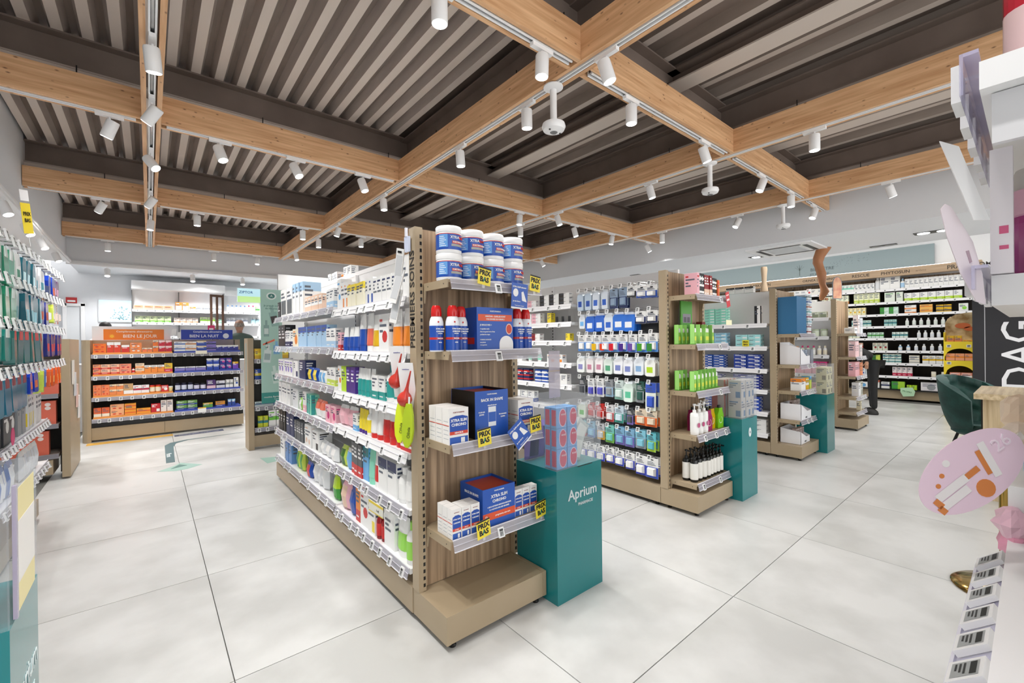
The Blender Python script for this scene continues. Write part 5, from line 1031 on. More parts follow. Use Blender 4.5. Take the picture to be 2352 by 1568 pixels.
for i,(x,y,c) in enumerate(((.80,.0,'c0283a'),(.835,-.045,'b01f2a'))):
    o=MB().lathe([(0,0),(.022,0),(.024,.004),(.024,.12),(.02,.13)],mat(c,.12),20).build('red_bottle',loc=(x,y,1.586)); tag(o,f"{('pinkish red','deep red')[i]} glossy bottle on top shelf of the white unit",'bottle'); MB().lathe([(0,.1305),(.016,.1305),(.016,.15),(0,.152)],mat('c8b8b0',.3),16).build('cap',o,True); MB().lathe([(.0243,.03),(.0243,.09)],mat('e8c8c8',.3),20).build('label_band',o,True)
RZ=-.69381719
def facing(loc,tilt=0,yaw=0): return Matrix.Translation(loc)@Matrix.Rotation(RZ+yaw,4,'Z')@Matrix.Rotation(tilt,4,'Y')
e=empty('oval_shelf_card'); e.matrix_world=facing((1.041,.07,1.071),-.68,-.1); tag(e,'pink oval shelf card with tube pictures in the right foreground','shelf card')
el=[(.092*math.cos(a*PI/20),.056*math.sin(a*PI/20)) for a in range(40)]
MB().prism(el,0,.0012,mat('f6dbec',.35),'y').build('card',e)
b=MB(); Wt=mat('f8f4f4'); Or=mat('e08a4a'); 
def bar(x0,z0,x1,z1,wd,m,e_=-.0006):
    dx,dz=x1-x0,z1-z0; l=math.hypot(dx,dz); nx,nz=-dz/l*wd,dx/l*wd
    b.quad([(x0-nx,e_,z0-nz),(x1-nx,e_,z1-nz),(x1+nx,e_,z1+nz),(x0+nx,e_,z0+nz)],m)
bar(-.07,-.004,-.01,-.002,.007,Wt); bar(-.012,-.002,.012,-.001,.005,Or,-.0007); bar(-.075,-.02,-.02,-.018,.007,Wt); bar(-.078,-.012,-.068,-.01,.008,Or,-.0007); bar(-.08,-.024,-.07,-.022,.007,Or,-.0007)
bar(.028,-.03,.04,.03,.006,Wt); bar(.02,-.02,.028,.022,.004,Or)
b.build('tube_pictures',e)
b=MB(); b.lathe([(0,0),(.014,0),(.014,.0005)],Or,16,(0,0,0),1,1.1,Matrix.Translation((.0,-.0001,-.034))@Matrix.Rotation(PI/2,4,'X'))
for x,z,r in ((-.022,.034,.006),(-.04,.022,.004),(-.055,.012,.004)): b.lathe([(0,0),(r,0),(r,.0005)],Wt if r>.005 else Or,12,(0,0,0),1,1,Matrix.Translation((x,-.0001,z))@Matrix.Rotation(PI/2,4,'X'))
b.build('round_prints',e); text('26',.03,mat('faeaf6'),e,(.065,-.0008,.01),(PI/2,0,0))
MB().box(.06,.1,.0014,.003,-.008,.004,FILM).build('clear_arm',e)
c1=facing((.793,.056,1.491)); e=empty('blade_card'); e.matrix_world=c1; tag(e,'white slanted blade card sticking out of the white unit','shelf card')
MB().prism([(-.032,.05),(-.008,.043),(.03,-.05),(.01,-.05)],0,.0012,mat('fafafa',.3),'y').build('card',e)
e=empty('blade_card'); e.matrix_world=facing((.82,.06,1.406),.0); tag(e,'pale pink rounded blade card below the white slanted one','shelf card')
MB().prism([(-.03,.055),(-.024,.062),(-.016,.058),(.012,.012),(.024,-.03),(.028,-.07),(.016,-.066),(-.004,-.03),(-.022,.02)],0,.0012,mat('efe4ea',.4),'y').build('card',e); MB().prism([(.002,.0),(.006,.001),(.01,-.014),(.007,-.016)],-.0006,-.0001,mat('b8a0ac'),'y').build('print',e)
for i,(loc,c,s) in enumerate((((1.286,.033,.93),'f0c4d4',.03),((1.29,.03,.89),'e8a0b8',.026),((1.76,.03,1.09),'f4dcc0',.045),((1.68,.03,1.04),'f2e0cc',.035))):
    rr=random.Random(i+5); b=MB(); n=10
    for k in range(7):
        for j in range(n): 
            a=2*PI*j/n; ph=PI*k/6; r=s*(.75+.5*rr.random()); b.v.append((r*math.sin(ph)*math.cos(a),r*math.sin(ph)*math.sin(a)*.8,s*1.1*math.cos(ph)))
    for k in range(6):
        for j in range(n): b.f.append((k*n+j,k*n+(j+1)%n,(k+1)*n+(j+1)%n,(k+1)*n+j)[::-1]); b.m.append(b.mi(mat(c,.3)))
    o=b.build('wrapped_sachet',loc=loc); tag(o,('upper crumpled pink cellophane sachet behind the tag rail','lower crumpled pink cellophane sachet behind the tag rail','larger crumpled cream paper at the right edge','smaller crumpled cream paper at the right edge')[i],'sachet')
row(frameM((1.33,.03,0),0),0,.2,1.046,[],'') if 0 else None
o=MB().box(1.46,1.58,-.06,.02,1.0,1.046,mat('cfe2f4',.4)).build('pale_blue_carton'); tag(o,'pale blue carton on the lower shelf of the white unit','box')
# ================= VITAMIN DISPLAY (faces the viewer)
VB=empty('vitamin_display',(-.64,8.02,0)); tag(VB,'low dark display of orange and blue vitamin boxes under two signs','shelving')
Lv=1.78
MB().box(.04,Lv,.33,.35,.16,1.2,DARKB).build('back_panel',VB); MB().box(.04,Lv,.3,.35,1.2001,1.365,BEIGE).build('top_rail',VB)
MB().box(.04,.8,.02,.34,.03,.19,BEIGE).build('plinth_panel',VB); MB().box(.803,Lv,.02,.34,.03,.19,BEIGE).build('plinth_panel',VB)
b=MB(); b.prism([(-.05,.06),(-.03,.02),(.0,0),(.039,0),(.039,.7),(-.05,.7)],0.0,1.365,BEIGE); b.build('end_post',VB)
MB().box(.04,Lv,.06,.33,.1905,.26,BLACK).build('shadow_block',VB)  # solid black block painting the shade between plinth and lowest shelf
ZV=[1.165,.875,.59,.305]
for k,z in enumerate(ZV): shelf(VB,.045,Lv,z,.3,15,seed=90+k,m=BEIGE,whiterail=False)
for x in (.9,1.7): MB().box(x-.006,x+.006,.29,.2999,.26,1.36,BLACK).build('upright',VB)
FV=frameM((-.64,8.02,0),0)
pv='on the %s shelf of the vitamin display'
row(FV,.06,.9,ZV[0]+.03,[('C',1,.13,.06,.06,'f0782a','r','orange vitamin carton','s',2),('C',2,.065,.06,.14,'d8402a','w','red and white vitamin carton','t'),('C',1,.08,.06,.1,'d0302a','w','red low vitamin carton','t'),('C',1,.12,.06,.065,'f08a4a','w','peach and orange carton','s',2),('C',2,.05,.06,.055,'f08050','cr','tiny orange carton','t'),('C',1,.055,.06,.08,'f07830','cr','small orange carton with cream top','t',2),('C',2,.07,.06,.08,'c81f3a','f6d0d0','crimson and pink carton','t',2)],pv%'top orange')
row(FV,.92,1.72,ZV[0]+.03,[('C',1,.13,.06,.07,'w','3a6ac0','white and mid blue sleep carton','m',2),('C',1,.13,.06,.07,'w','e08a3a','white and orange sleep carton','m',2),('C',1,.12,.06,.075,'3a5ab8','e8d0a0','blue and cream carton','t',2),('C',1,.12,.06,.07,'8a7ac8','nv','violet and blue carton','m',2),('C',4,.07,.06,.08,'3a3f9a','w','indigo carton with white top','t')],pv%'top blue')
row(FV,.06,.9,ZV[1]+.03,[('C',1,.075,.06,.065,'f0986a','r','pale orange carton','b',2),('C',2,.09,.06,.065,'f4c0a0','d8402a','peach carton with red print','b',2),('C',1,.12,.06,.065,'f09070','c81f2a','orange carton with dark red fruit','s',2),('B',1,.035,.035,.07,'w','r','tiny white bottle','r'),('C',1,.095,.06,.065,'f6d8b8','o','cream and orange carton','b',2),('C',3,.07,.06,.1,'f0903a','w','orange carton with white top','t'),('C',1,.09,.06,.12,'e8c03a','d8305a','yellow and pink carton','b')],pv%'second orange')
row(FV,.92,1.72,ZV[1]+.03,[('C',3,.12,.06,.06,'8a80c8','w','lilac flat carton','t'),('C',2,.075,.06,.085,'2a4ab0','w','deep blue carton','t',2),('C',2,.075,.06,.085,'2a3a98','d050a0','blue and pink carton','d',2),('C',1,.075,.06,.11,'7a4ac0','dy','purple carton with yellow top','t')],pv%'second blue')
row(FV,.06,.9,ZV[2]+.03,[('C',2,.08,.06,.07,'f08a5a','e04a2a','orange fruit carton','s',2),('C',2,.07,.06,.07,'ec8c50','f4e0c0','amber fruit carton','t',2),('C',1,.1,.06,.14,'c8a070','w','brown and white carton','b'),('C',2,.085,.06,.11,'f4f0f0','b8203a','white carton with red band','m'),('J',2,.065,.065,.1,'f0a03a','c8301f','amber jar with red lid','cr'),('C',1,.08,.06,.09,'d8302a','w','bright red carton','d'),('J',1,.05,.05,.07,'f0d890','w','cream small jar','')],pv%'third orange')
row(FV,.92,1.72,ZV[2]+.03,[('J',3,.065,.065,.11,'1a1a4a','15152a','navy jar with black lid','d8dcea'),('J',2,.07,.07,.09,'2a1a4a','141420','violet black jar','e0dcec'),('C',1,.11,.06,.13,'4a2a6a','e8c0d0','dark purple carton with pink print','b'),('C',1,.11,.06,.11,'e0e0ea','1a1a3a','white and navy carton','m'),('C',2,.045,.05,.12,'w','g','white narrow carton','m'),('C',1,.06,.06,.15,'w','b','white carton with blue figure','d')],pv%'third blue')
row(FV,.06,.9,ZV[3]+.03,[('C',2,.075,.06,.12,'e8683a','cr','orange tall carton','b'),('C',1,.14,.07,.075,'f2b080','d84a2a','flat fruit carton','s',2),('C',1,.12,.07,.15,'f0a030','e06020','amber wavy carton','x'),('C',1,.15,.07,.07,'f0a030','e86020','long amber carton','m'),('C',1,.1,.06,.12,'c8202a','w','red carton with white corner','q'),('C',2,.065,.06,.16,'f0e6e0','8a6a5a','white beige carton','p')],pv%'lowest orange')
row(FV,.92,1.72,ZV[3]+.03,[('C',2,.12,.06,.065,'6a9a4a','1f3a98','green and blue carton','b',2),('C',1,.12,.06,.07,'5a9a4a','e0a02a','green and amber carton','t'),('C',1,.12,.06,.08,'d08a2a','1f3a98','amber and blue carton','b'),('C',2,.045,.05,.1,'2a4a98','8ac0e0','small blue carton','t')],pv%'lowest blue')
for k,z in enumerate(ZV):
    MB().box(.06,.9,.001,.3,z,z+.029,mat('ee9a4a',.5)).build('orange_tray',VB); MB().box(.92,1.74,.001,.3,z,z+.029,mat('3a4fb0',.5)).build('blue_tray',VB)
s=empty('header_sign',(-.155,8.2,1.366)); tag(s,'orange BIEN LE JOUR sign above the vitamin display','sign')
MB().box(-.44,.4,.002,.006,0,.19,mat('eceef0',.4)).build('backing_board',s); MB().box(-.325,.325,-.004,.0015,.003,.15,mat('e8821a',.4)).build('orange_face',s)
text('Compléments alimentaires',.036,mat('fdf6ea'),s,(.0,-.005,.118),(PI/2,0,0),bold=.0006); text('BIEN LE JOUR',.062,mat('fdf6ea'),s,(.06,-.005,.052),(PI/2,0,0),bold=.0012)
b=MB(); b.lathe([(0,0),(.022,0),(.022,.0005)],mat('f8c83a'),20,(0,0,0),1,1,Matrix.Translation((-.24,-.0043,.052))@Matrix.Rotation(PI/2,4,'X'))
for i in range(10):
    a=i*PI/5; c,s_=math.cos(a),math.sin(a); b.quad([(-.24+.026*c-.003*s_,-.0047,.052+.026*s_+.003*c),(-.24+.026*c+.003*s_,-.0047,.052+.026*s_-.003*c),(-.24+.036*c,-.0047,.052+.036*s_)],mat('f8c83a'))
b.build('sun_print',s)
s=empty('header_sign',(.7,8.2,1.366)); tag(s,'blue BIEN LA NUIT sign above the vitamin display','sign')
MB().box(-.33,.325,-.004,.0015,.003,.15,mat('1b3aa6',.4)).build('blue_face',s)
text('Compléments alimentaires',.034,mat('f4f6fc'),s,(0,-.005,.118),(PI/2,0,0),bold=.0006); text('BIEN LA NUIT',.06,mat('f4f6fc'),s,(-.045,-.005,.052),(PI/2,0,0),bold=.0012)
b=MB(); b.lathe([(.034,0),(.04,0),(.04,.0005),(.034,.0005)],mat('f4f6fc'),24,(0,0,0),1,1,Matrix.Translation((.235,-.0043,.055))@Matrix.Rotation(PI/2,4,'X')); b.prism([(.205,.045),(.215,.06),(.235,.068),(.25,.058),(.268,.05),(.26,.038),(.215,.036)],-.0055,-.0045,mat('f4f6fc'),'y'); b.build('moon_print',s)
o=MB().box(-.07,.07,-.01,-.0005,0,.05,mat('f4eedc')).build('paper_flap'); o.matrix_world=FV@Matrix.Translation((1.24,-.02,1.15)); tag(o,'cream paper flap on the top blue shelf','flap')
o=MB().box(-.05,.05,-.01,-.0005,0,.075,mat('f6f6f4')).box(-.05,.05,-.0105,-.01,.06,.075,mat('f0c020')).build('paper_flap'); o.matrix_world=FV@Matrix.Translation((1.24,-.02,.275)); tag(o,'white flap with yellow top on the lowest blue shelf','flap')
# ================= SMALL UNIT WITH POSTER, right of the vitamin display
MU=empty('side_display',(.915,6.09,0)); tag(MU,'small dark backed display unit with light wooden end post','shelving')
MB().box(0,.06,.0,.25,.0,1.36,BEIGE).build('end_post',MU); MB().box(-.0012,-.0002,.1,.16,.78,1.3,mat('8aa6a8',.4)).build('grey_strip',MU)
MB().box(.061,.5,.2,.22,.18,1.34,mat('4a4a48',.5)).build('back_panel',MU); MB().box(.061,.5,.02,.2,.03,.17,BEIGE).build('plinth',MU); MB().box(.061,.5,.03,.2,.171,.24,DARKB).build('shadow_block',MU)  # dark block over the plinth stands in for shade
for k,z in enumerate((1.1,.85,.52,.26)): shelf(MU,.065,.5,z,.19,5,seed=30+k,m=DARKB)
FM_=frameM((.915,6.09,0),0)
for k,(z,c) in enumerate(((1.101,'dy'),(.851,'b'))): row(FM_,.07,.48,z,[('C',5,.07,.06,.13,c,'y','%s carton'%('yellow','blue and yellow')[k],'m')],f"on {('upper','middle')[k]} shelf of the small side unit")
row(FM_,.07,.48,.521,[('C',2,.1,.06,.06,'d8e6e4','4a6a8a','pale grey carton','m'),('C',2,.1,.06,.1,'5a7aa8','w','slate blue carton','t')],'on third shelf of the small side unit')
row(FM_,.1,.48,.261,[('C',2,.05,.06,.14,'c8d02a','tl','lime and teal carton','m'),('C',3,.08,.06,.2,'w','6ac03a','white and green carton','m')],'on lowest shelf of the small side unit')
po=empty('poster_panel',(1.05,6.055,.56)); tag(po,'tall mint green poster panel with pictured bottles','poster')
MB().box(0,.235,0,.004,0,1.4,mat('a9cfc2',.45)).build('panel',po); MB().box(0,.235,-.001,-.0001,.0,.13,mat('2c8a82',.45)).build('teal_footer',po)
b=MB(); b.lathe([(0,0),(.055,0),(.055,.0006)],mat('e8f2ee'),24,(0,0,0),1,.8,Matrix.Translation((.12,-.0001,1.32))@Matrix.Rotation(PI/2,4,'X')); b.lathe([(0,0),(.038,0),(.038,.0006)],mat('3a7a72'),24,(0,0,0),1,.8,Matrix.Translation((.12,-.0009,1.32))@Matrix.Rotation(PI/2,4,'X')); b.build('round_logo',po)
text('A',.04,mat('e8f2ee'),po,(.12,-.003,1.32),(PI/2,0,0)); text('Je prends soin',.03,mat('2f6a5c'),po,(.12,-.001,1.2),(PI/2,0,0)); text('de ma peau',.03,mat('2f6a5c'),po,(.12,-.001,1.165),(PI/2,0,0)); text('routine Aprium',.03,mat('eaf4f0'),po,(.12,-.002,.075),(PI/2,0,0)); text('PHARMACIE',.012,mat('eaf4f0'),po,(.17,-.002,.045),(PI/2,0,0))
b=MB()
def bt(x,z,w,h,c,c2,rot=0):
    M=Matrix.Translation((x,0,z))@Matrix.Rotation(rot,4,'Y')
    def q(x0,z0,x1,z1,m,e_): b.quad([M@Vector((a,e_,d)) for a,d in ((x0,z0),(x1,z0),(x1,z1),(x0,z1))],m)
    q(-w/2,0,w/2,h*.7,mat(c),-.001); q(-w/5,h*.7,w/5,h,mat(c),-.001); q(-w*.4,h*.15,w*.4,h*.5,mat(c2),-.0016)
bt(.165,.95,.09,.25,'8fb4ac','3a3030',-.2); bt(.06,.82,.06,.2,'86a8a2','cfe0da'); bt(.06,.5,.08,.22,'d6e2e0','9ab0b0',.1); bt(.17,.6,.07,.16,'7ab0d8','4a8ac8'); bt(.17,.24,.08,.22,'cfe4dc','6a9a90',-.15); bt(.06,.68,.03,.08,'86a8a2','cfe0da'); b.quad([(.02,-.001,.73),(.15,-.001,.79),(.15,-.001,.765),(.02,-.001,.71)],mat('e86a4a')); b.build('pictured_bottles',po)
# ================= CORAL BOX UNIT (left)
CU=empty('coral_display',(-1.28,6.05,0)); tag(CU,'dark backed unit with coral red gift boxes at the left','shelving')
MB().box(0,.6,.36,.38,.2,1.34,mat('3a342e',.6)).build('back_panel',CU); MB().box(.62,.68,0,.76,.02,1.36,BEIGE).build('end_post',CU); slots(CU,.6,.3,.3,1.3); MB().box(.58,.62,.28,.38,.02,1.36,mat('1c1814')).build('upright',CU)
MB().box(0,.56,.0,.34,.06,.2,BEIGE).build('plinth',CU)
for z in (1.09,.83,.54,.25): MB().box(0,.6,0,.34,z-.03,z,mat('8a8078',.5)).box(0,.6,-.012,0,z-.04,z+.004,RAIL).build('shelf',CU)
FC=frameM((-1.28,6.05,0),0); k=0
for z,x in ((.831,.21),(.831,.475),(.541,.19),(.541,.455),(.251,.14),(.251,.405)):
    e=empty('gift_box'); e.matrix_world=FC@Matrix.Translation((x,.03,z)); tag(e,f"coral red gift box, {('left','right')[k%2]} one on the {('upper','middle','lower')[k//2]} shelf of the dark left unit",'box','coral gift boxes')
    MB().box(-.125,.125,0,.08,0,.225,mat('de6f58',.35)).build('carton_body',e)
    b=MB(); b.prism([(-.12,.22),(.02,.22),(-.03,.17),(-.12,.13)],-.0006,-.0001,mat('c8301f'),'y')
    for i in range(8):
        a0=PI*.6+i*.3; a1=a0+.3
        for r in (.07,.1): b.quad([(.05+r*math.cos(a0),-.0009,.13+r*math.sin(a0)),(.05+r*math.cos(a1),-.0009,.13+r*math.sin(a1)),(.05+(r-.005)*math.cos(a1),-.0009,.13+(r-.005)*math.sin(a1)),(.05+(r-.005)*math.cos(a0),-.0009,.13+(r-.005)*math.sin(a0))],mat('f0a890'))
    b.build('wave_print',e); b=MB()
    for dx,dz in ((.07,.19),(.07,.155)): b.lathe([(0,0),(.017,0),(.017,.0006)],mat('f2e8e4'),14,(0,0,0),1.2,1,Matrix.Translation((dx,-.0001,dz))@Matrix.Rotation(PI/2,4,'X'))
    b.build('round_stickers',e); k+=1
for i in range(4):
    o=MB().box(0,.012,-.045,.045,-.24,0,mat(('f0ece6','d8dce2','e8c8c0','f2f2f2')[i],.35)).build('hanging_card'); o.location=(-.596,6.2+.14*i,1.15-.13*i); tag(o,f'small card pack hanging on the side of the dark unit, {wd_[i]} one','packet')
# ================= LEFT FIXTURE WITH HOOKS
LF=empty('left_hook_fixture',(-.6,2.4,0),PI/2); tag(LF,'left wall fixture with rows of hooks and tags','shelving')
Ll=2.4
MB().box(0,Ll,.42,.44,.15,1.95,mat('e6e6e6',.5)).build('back_panel',LF); MB().box(0,Ll,.05,.42,.03,.15,BEIGE).build('plinth',LF); MB().box(Ll,Ll+.03,.35,.45,.03,1.8,BEIGE).build('end_upright',LF)
for k,(z,n) in enumerate(((.745,16),(.43,12))): shelf(LF,1.0,Ll,z,.4,n,seed=70+k)
FL=frameM((-.6,2.4,0),PI/2)
pL='in %s left fixture row'
def prow(z,items,name,n=15): pegrow(LF,frameM((-.6,2.4,0),PI/2),lin_(.42,2.39,n),z,items,pL%name,out=.3,yo=-.1,tm=TAGL)
FLp=FL
def tipped(): pass
prow(1.8,[('K',2,.13,.03,.2,'2f7a62','e6f0ec','green pouch with white print','h'),('K',2,.11,.02,.2,'3f9a7a','e6f0ec','emerald pouch','h'),('K',1,.1,.02,.2,'e6e8e6','2f7a62','white and green pouch'),('K',3,.11,.03,.19,'2a6a7a','bfe0e6','teal insole pack'),('K',2,.1,.02,.19,'e8e8ea','3a8a9a','white striped pack'),('H',1,.1,.03,.2,'2a3a6a','c8a07a','navy photo pack'),('K',2,.11,.03,.18,'1f3fa8','e0622a','royal blue pouch with orange'),('K',2,.08,.02,.16,'5a2a6a','e8b0d0','purple pack')],'top')
prow(1.61,[('K',2,.12,.03,.2,'e0e8e2','2f7a62','pale grey green pouch','h'),('K',2,.1,.03,.2,'2f8a68','e6f0ec','leaf green pouch','h'),('K',1,.1,.02,.2,'dfe6e4','6a9a9a','frosted pouch'),('K',4,.12,.04,.21,'1d5a6a','8ac0cc','dark teal curved insole pack'),('K',2,.1,.03,.17,'24308a','c8502a','dark blue pouch'),('H',1,.07,.02,.15,'e8e8e8','c8e02a','white and lime brush pack'),('K',1,.07,.03,.15,'d8e85a','f0f0f0','lime round pack'),('H',2,.07,.02,.15,'e0d0c8','e0522a','orange and blue brush pack')],'second')
prow(1.4,[('K',3,.12,.03,.17,'2a8a7e','e6f0ec','turquoise pouch','h'),('K',6,.11,.04,.19,'2f6a66','d0302a','dark green pack with red tab','h'),('K',1,.09,.02,.17,'dff0e6','8ac0a0','pale green pack'),('K',5,.08,.04,.17,'2a2f7a','d83a3a','navy and red ball pack')],'third')
prow(1.17,[('K',6,.12,.02,.2,'2c6e86','8a1f2a','petrol blue pouch with dark red band','h'),('K',2,.11,.03,.14,'1f3fb8','e8722a','bright blue pack with orange scissors'),('K',2,.06,.03,.16,'c8dc5a','b4cc28','lime green file'),('K',1,.06,.02,.14,'5a78c0','e0e4f0','pale blue file'),('K',4,.06,.03,.15,'e8622a','f0a03a','orange handled tool')],'fourth')
row(FL,1.02,2.38,.746,[('C',3,.14,.06,.24,'3a3c42','w','black electric brush carton','d'),('C',2,.1,.06,.26,'g','w','silver grey carton','p'),('C',3,.06,.08,.27,'e8e8ea','y','white carton with yellow patch','q'),('C',3,.07,.1,.27,'f2f2f2','wg','tall white carton','p')],'on upper shelf of the left fixture')
row(FL,1.02,2.38,.431,[('S',5,.09,.05,.2,'3a6ab8','e8eef8','blue and clear sleeve','m'),('S',5,.09,.05,.19,'dfe2e8','w','clear crumpled sleeve','t')],'on lower shelf of the left fixture')
o=MB().lathe([(0,0),(.04,0),(.04,.002)],mat('d0206a'),20,(0,0,0),1,1.2,Matrix.Rotation(PI/2,4,'X')).build('pink_sticker'); o.matrix_world=FL@Matrix.Translation((1.13,-.03,.81)); tag(o,'round pink sticker on the left fixture shelf','sticker')
e=empty('yellow_flag_card'); e.matrix_world=Matrix.Translation((-.44,3.05,1.93))@Matrix.Rotation(1.25,4,'Z')@Matrix.Rotation(-.2,4,'Y'); tag(e,'yellow flag price card above the top hook row','price card'); MB().box(-.035,.035,0,.001,-.1,.04,mat('f0d83a',.3)).box(-.03,.03,-.001,0,.05,.1,mat('f4f4f4')).build('card',e); MB().tube((0,.002,-.1),(0,.002,-.16),.002,CHROME,6).build('stem',e); text('PRIX',.026,mat('161616'),e,(0,-.0018,-.01)); text('BAS',.026,mat('161616'),e,(0,-.0018,-.04))
# bin at lower left
B4=binbox(-.6,1.495,.35,.32,.65,.985,'teal display bin at the lower left corner')
MB().box(.3502,.3508,.05,.28,.652,.95,mat('f2e6a8',.4)).box(.3509,.3512,.05,.28,.72,.87,mat('f4f2ee',.4)).build('cream_poster',B4)
text('Aprium',.085,mat('dfe9ea',.4),B4,(.351,.17,.45),(PI/2,0,PI/2)); text('PHARMACIE',.025,mat('dfe9ea',.4),B4,(.351,.19,.38),(PI/2,0,PI/2))
for sd,(y) in enumerate((.0,)): MB().box(.3505,.358,.03,.045,.66,.97,mat('a8a0b4',.2)).build('card_channel',B4)
for i,(x,y,z,c,rz) in enumerate(((.1,.08,.66,'e8c020',.3),(.22,.14,.66,'f0d030',-.4),(.12,.2,.74,'e8b8a8',.8),(.24,.08,.75,'f0e8c8',.2),(.16,.12,.83,'e0b0c0',-.6),(.1,.2,.88,'c8d0e8',.5),(.24,.2,.84,'f4efe0',1.2))):
    o=MB().box(-.05,.05,0,.02,0,.085,mat(c,.35)).box(-.04,.04,-.001,0,.02,.05,mat('f2f0ea')).build('sample_packet'); o.matrix_world=Matrix.Translation((-.6+x,1.5+y,z))@Matrix.Rotation(rz,4,'Z')@Matrix.Rotation(.2*((i%3)-1),4,'X'); tag(o,f"{['yellow','bright yellow','salmon','cream','pink','pale blue','ivory'][i]} packet heaped in the lower left bin",'packet')
# ================= FLOOR STICKERS
def sticker(pts,c,label,z=.0012):
    o=MB().prism(pts,.0003,z,mat(c,.4)).build('floor_sticker'); tag(o,label,'floor sticker'); return o
sticker([(-.64,7.82),(.25,7.86),(.25,8.0),(-.64,8.0)],'e8b450','amber floor strip in front of the vitamin display')
o=sticker([(.262,7.74),(.85,7.78),(.85,7.93),(.262,7.86)],'4a5578','slate blue floor strip with white print'); text('COMPLEMENTS ALIMENTAIRES',.035,mat('e8eaf0'),o,(.55,7.82,.0016),(0,0,.06))
o=sticker([(.13,6.08),(.207,6.08),(.225,7.0),(.26,7.22),(.4,7.36),(1.05,7.42),(1.05,7.44),(.38,7.4),(.2,7.3),(.14,7.15)],'5a7276','grey green hook shaped floor strip'); text('Pharma',.07,mat('f0f4f4'),o,(.165,6.5,.0016),(0,0,-PI/2)) ; 
sticker([(.05,5.74),(.2,5.9),(.25,6.0),(.3,5.93),(.43,5.76),(.3,5.66),(.2,5.64)],'9dbdb2','pale green arrow head floor sticker'); sticker([(.16,5.76),(.24,5.92),(.3,5.82)],'5a8078','small dark green triangle on the pale arrow sticker',.0024) 
sticker([(.95,5.62),(.97,5.32),(1.09,5.36),(1.12,5.55)],'8fb0a4','small green floor sticker near the brown gondola end')
# ================= FAR COUNTER AREA
BC=empty('back_cabinet',(-.24,10.58,0)); tag(BC,'white open cabinet with light header behind the counter','cabinet')
MB().box(0,2.1,.3,.33,.9,2.5,mat('f4f4f6',.5)).build('back_panel',BC); MB().box(0,1.44,-.02,.3,2.33,2.48,WHITE).build('header_board',BC); MB().box(1.445,2.1,.1,.3,2.3,2.4,WHITE).build('header_board',BC)
for x in (0,.7,1.43): MB().box(x-.006,x+.006,.2,.2999,.95,2.32,mat('6a6a6a')).build('upright',BC)
for z in (1.95,1.71,1.45,1.2): shelf(BC,.01,2.09,z,.29,16,seed=int(z*10),whiterail=True)
FB=frameM((-.24,10.58,0),0)
row(FB,.02,1.42,1.951,[('C',4,.14,.08,.08,'f4dcc0','e8823a','cream and orange flat carton','x'),('C',2,.1,.08,.16,'e08a3a','w','orange framed carton','f'),('C',1,.09,.08,.08,'e08a3a','w','small orange framed carton','f'),('C',4,.1,.08,.1,'f0f0f0','g','white carton with grey print','m')],'on upper shelf of the far cabinet',y=.05)
row(FB,.04,1.42,1.711,[('C',5,.1,.08,.12,'d8e8b8','7ab84a','pale green carton','b'),('C',4,.09,.08,.1,'f2e4d8','e8a07a','peach white carton','b'),('C',2,.12,.08,.12,'e4f0c8','8ac83a','lime white carton','m'),('C',1,.12,.08,.08,'8ad0a8','w','mint carton','m')],'on lower shelf of the far cabinet',y=.05)
row(FB,1.46,2.08,1.951,[('B',5,.05,.05,.14,'e4ecf4','6a9ad0','white and blue bottle','e8f0f8'),('B',2,.05,.05,.15,'f4e0e8','c83a6a','white and pink bottle','w'),('C',1,.07,.06,.13,'c8d8a8','gr','green pale carton','m')],'on upper right shelf of the far cabinet',y=.05)
row(FB,1.46,2.08,1.711,[('C',5,.07,.06,.12,'e8eaee','8a90a0','grey white carton','m'),('C',2,.07,.06,.14,'b8e0ec','w','aqua carton','t')],'on lower right shelf of the far cabinet',y=.05)
s=empty('wall_sign',(1.62,10.1,2.12)); tag(s,'blue and green lit sign hanging above the far cabinet','sign'); MB().box(-.27,.27,0,.03,0,.28,mat('dff0f0',.4)).build('sign_body',s); MB().box(-.265,.265,-.002,-.0001,.0,.12,mat('c4ec9a',.5,0,.35)).build('green_face',s); MB().box(-.265,.265,-.002,-.0001,.1205,.275,mat('bfe6f0',.5,0,.35)).build('blue_face',s); text('Zyrtec',.07,mat('2a6a9a'),s,(-.12,-.003,.2),(PI/2,0,0),bold=.001) if 0 else text('ZIPTOR',.07,mat('2a6a9a'),s,(-.12,-.003,.2),(PI/2,0,0),bold=.001)
s=empty('slat_screen',(.86,9.6,0)); tag(s,'brown wooden slat screen standing on the counter','screen'); BW=mat('5c4030',.5)
for i in range(3): MB().box(.095*i,.095*i+.035,.06*i,.06*i+.05,1.0,2.16,BW).build('slat',s)
b=MB(); b.prism([(0,0),(.225,.12),(.225,.17),(0,.05)],2.1605,2.2,BW); b.build('top_rail',s)
s=empty('wall_screen',(-.47,10.93,1.93)); tag(s,'wall mounted screen showing a pale tree','screen'); MB().box(-.24,.24,0,.02,-.21,.21,mat('d8dadc')).build('frame',s); MB().box(-.225,.225,-.002,-.0001,-.195,.195,mat('bfe0ec',.3,0,.45)).build('display',s)
b=MB(); rr=random.Random(2)
for i in range(60):
    a=rr.uniform(0,PI); r=rr.uniform(.01,.15); x=.08+r*math.cos(a)*1.1; z=-.17+r*math.sin(a)*1.6; b.quad([(x,-.003,z),(x+.018,-.003,z+.004),(x+.012,-.003,z+.018),(x-.004,-.003,z+.012)],mat('7fa6ac',.4,0,.25))
b.build('tree_picture',s)
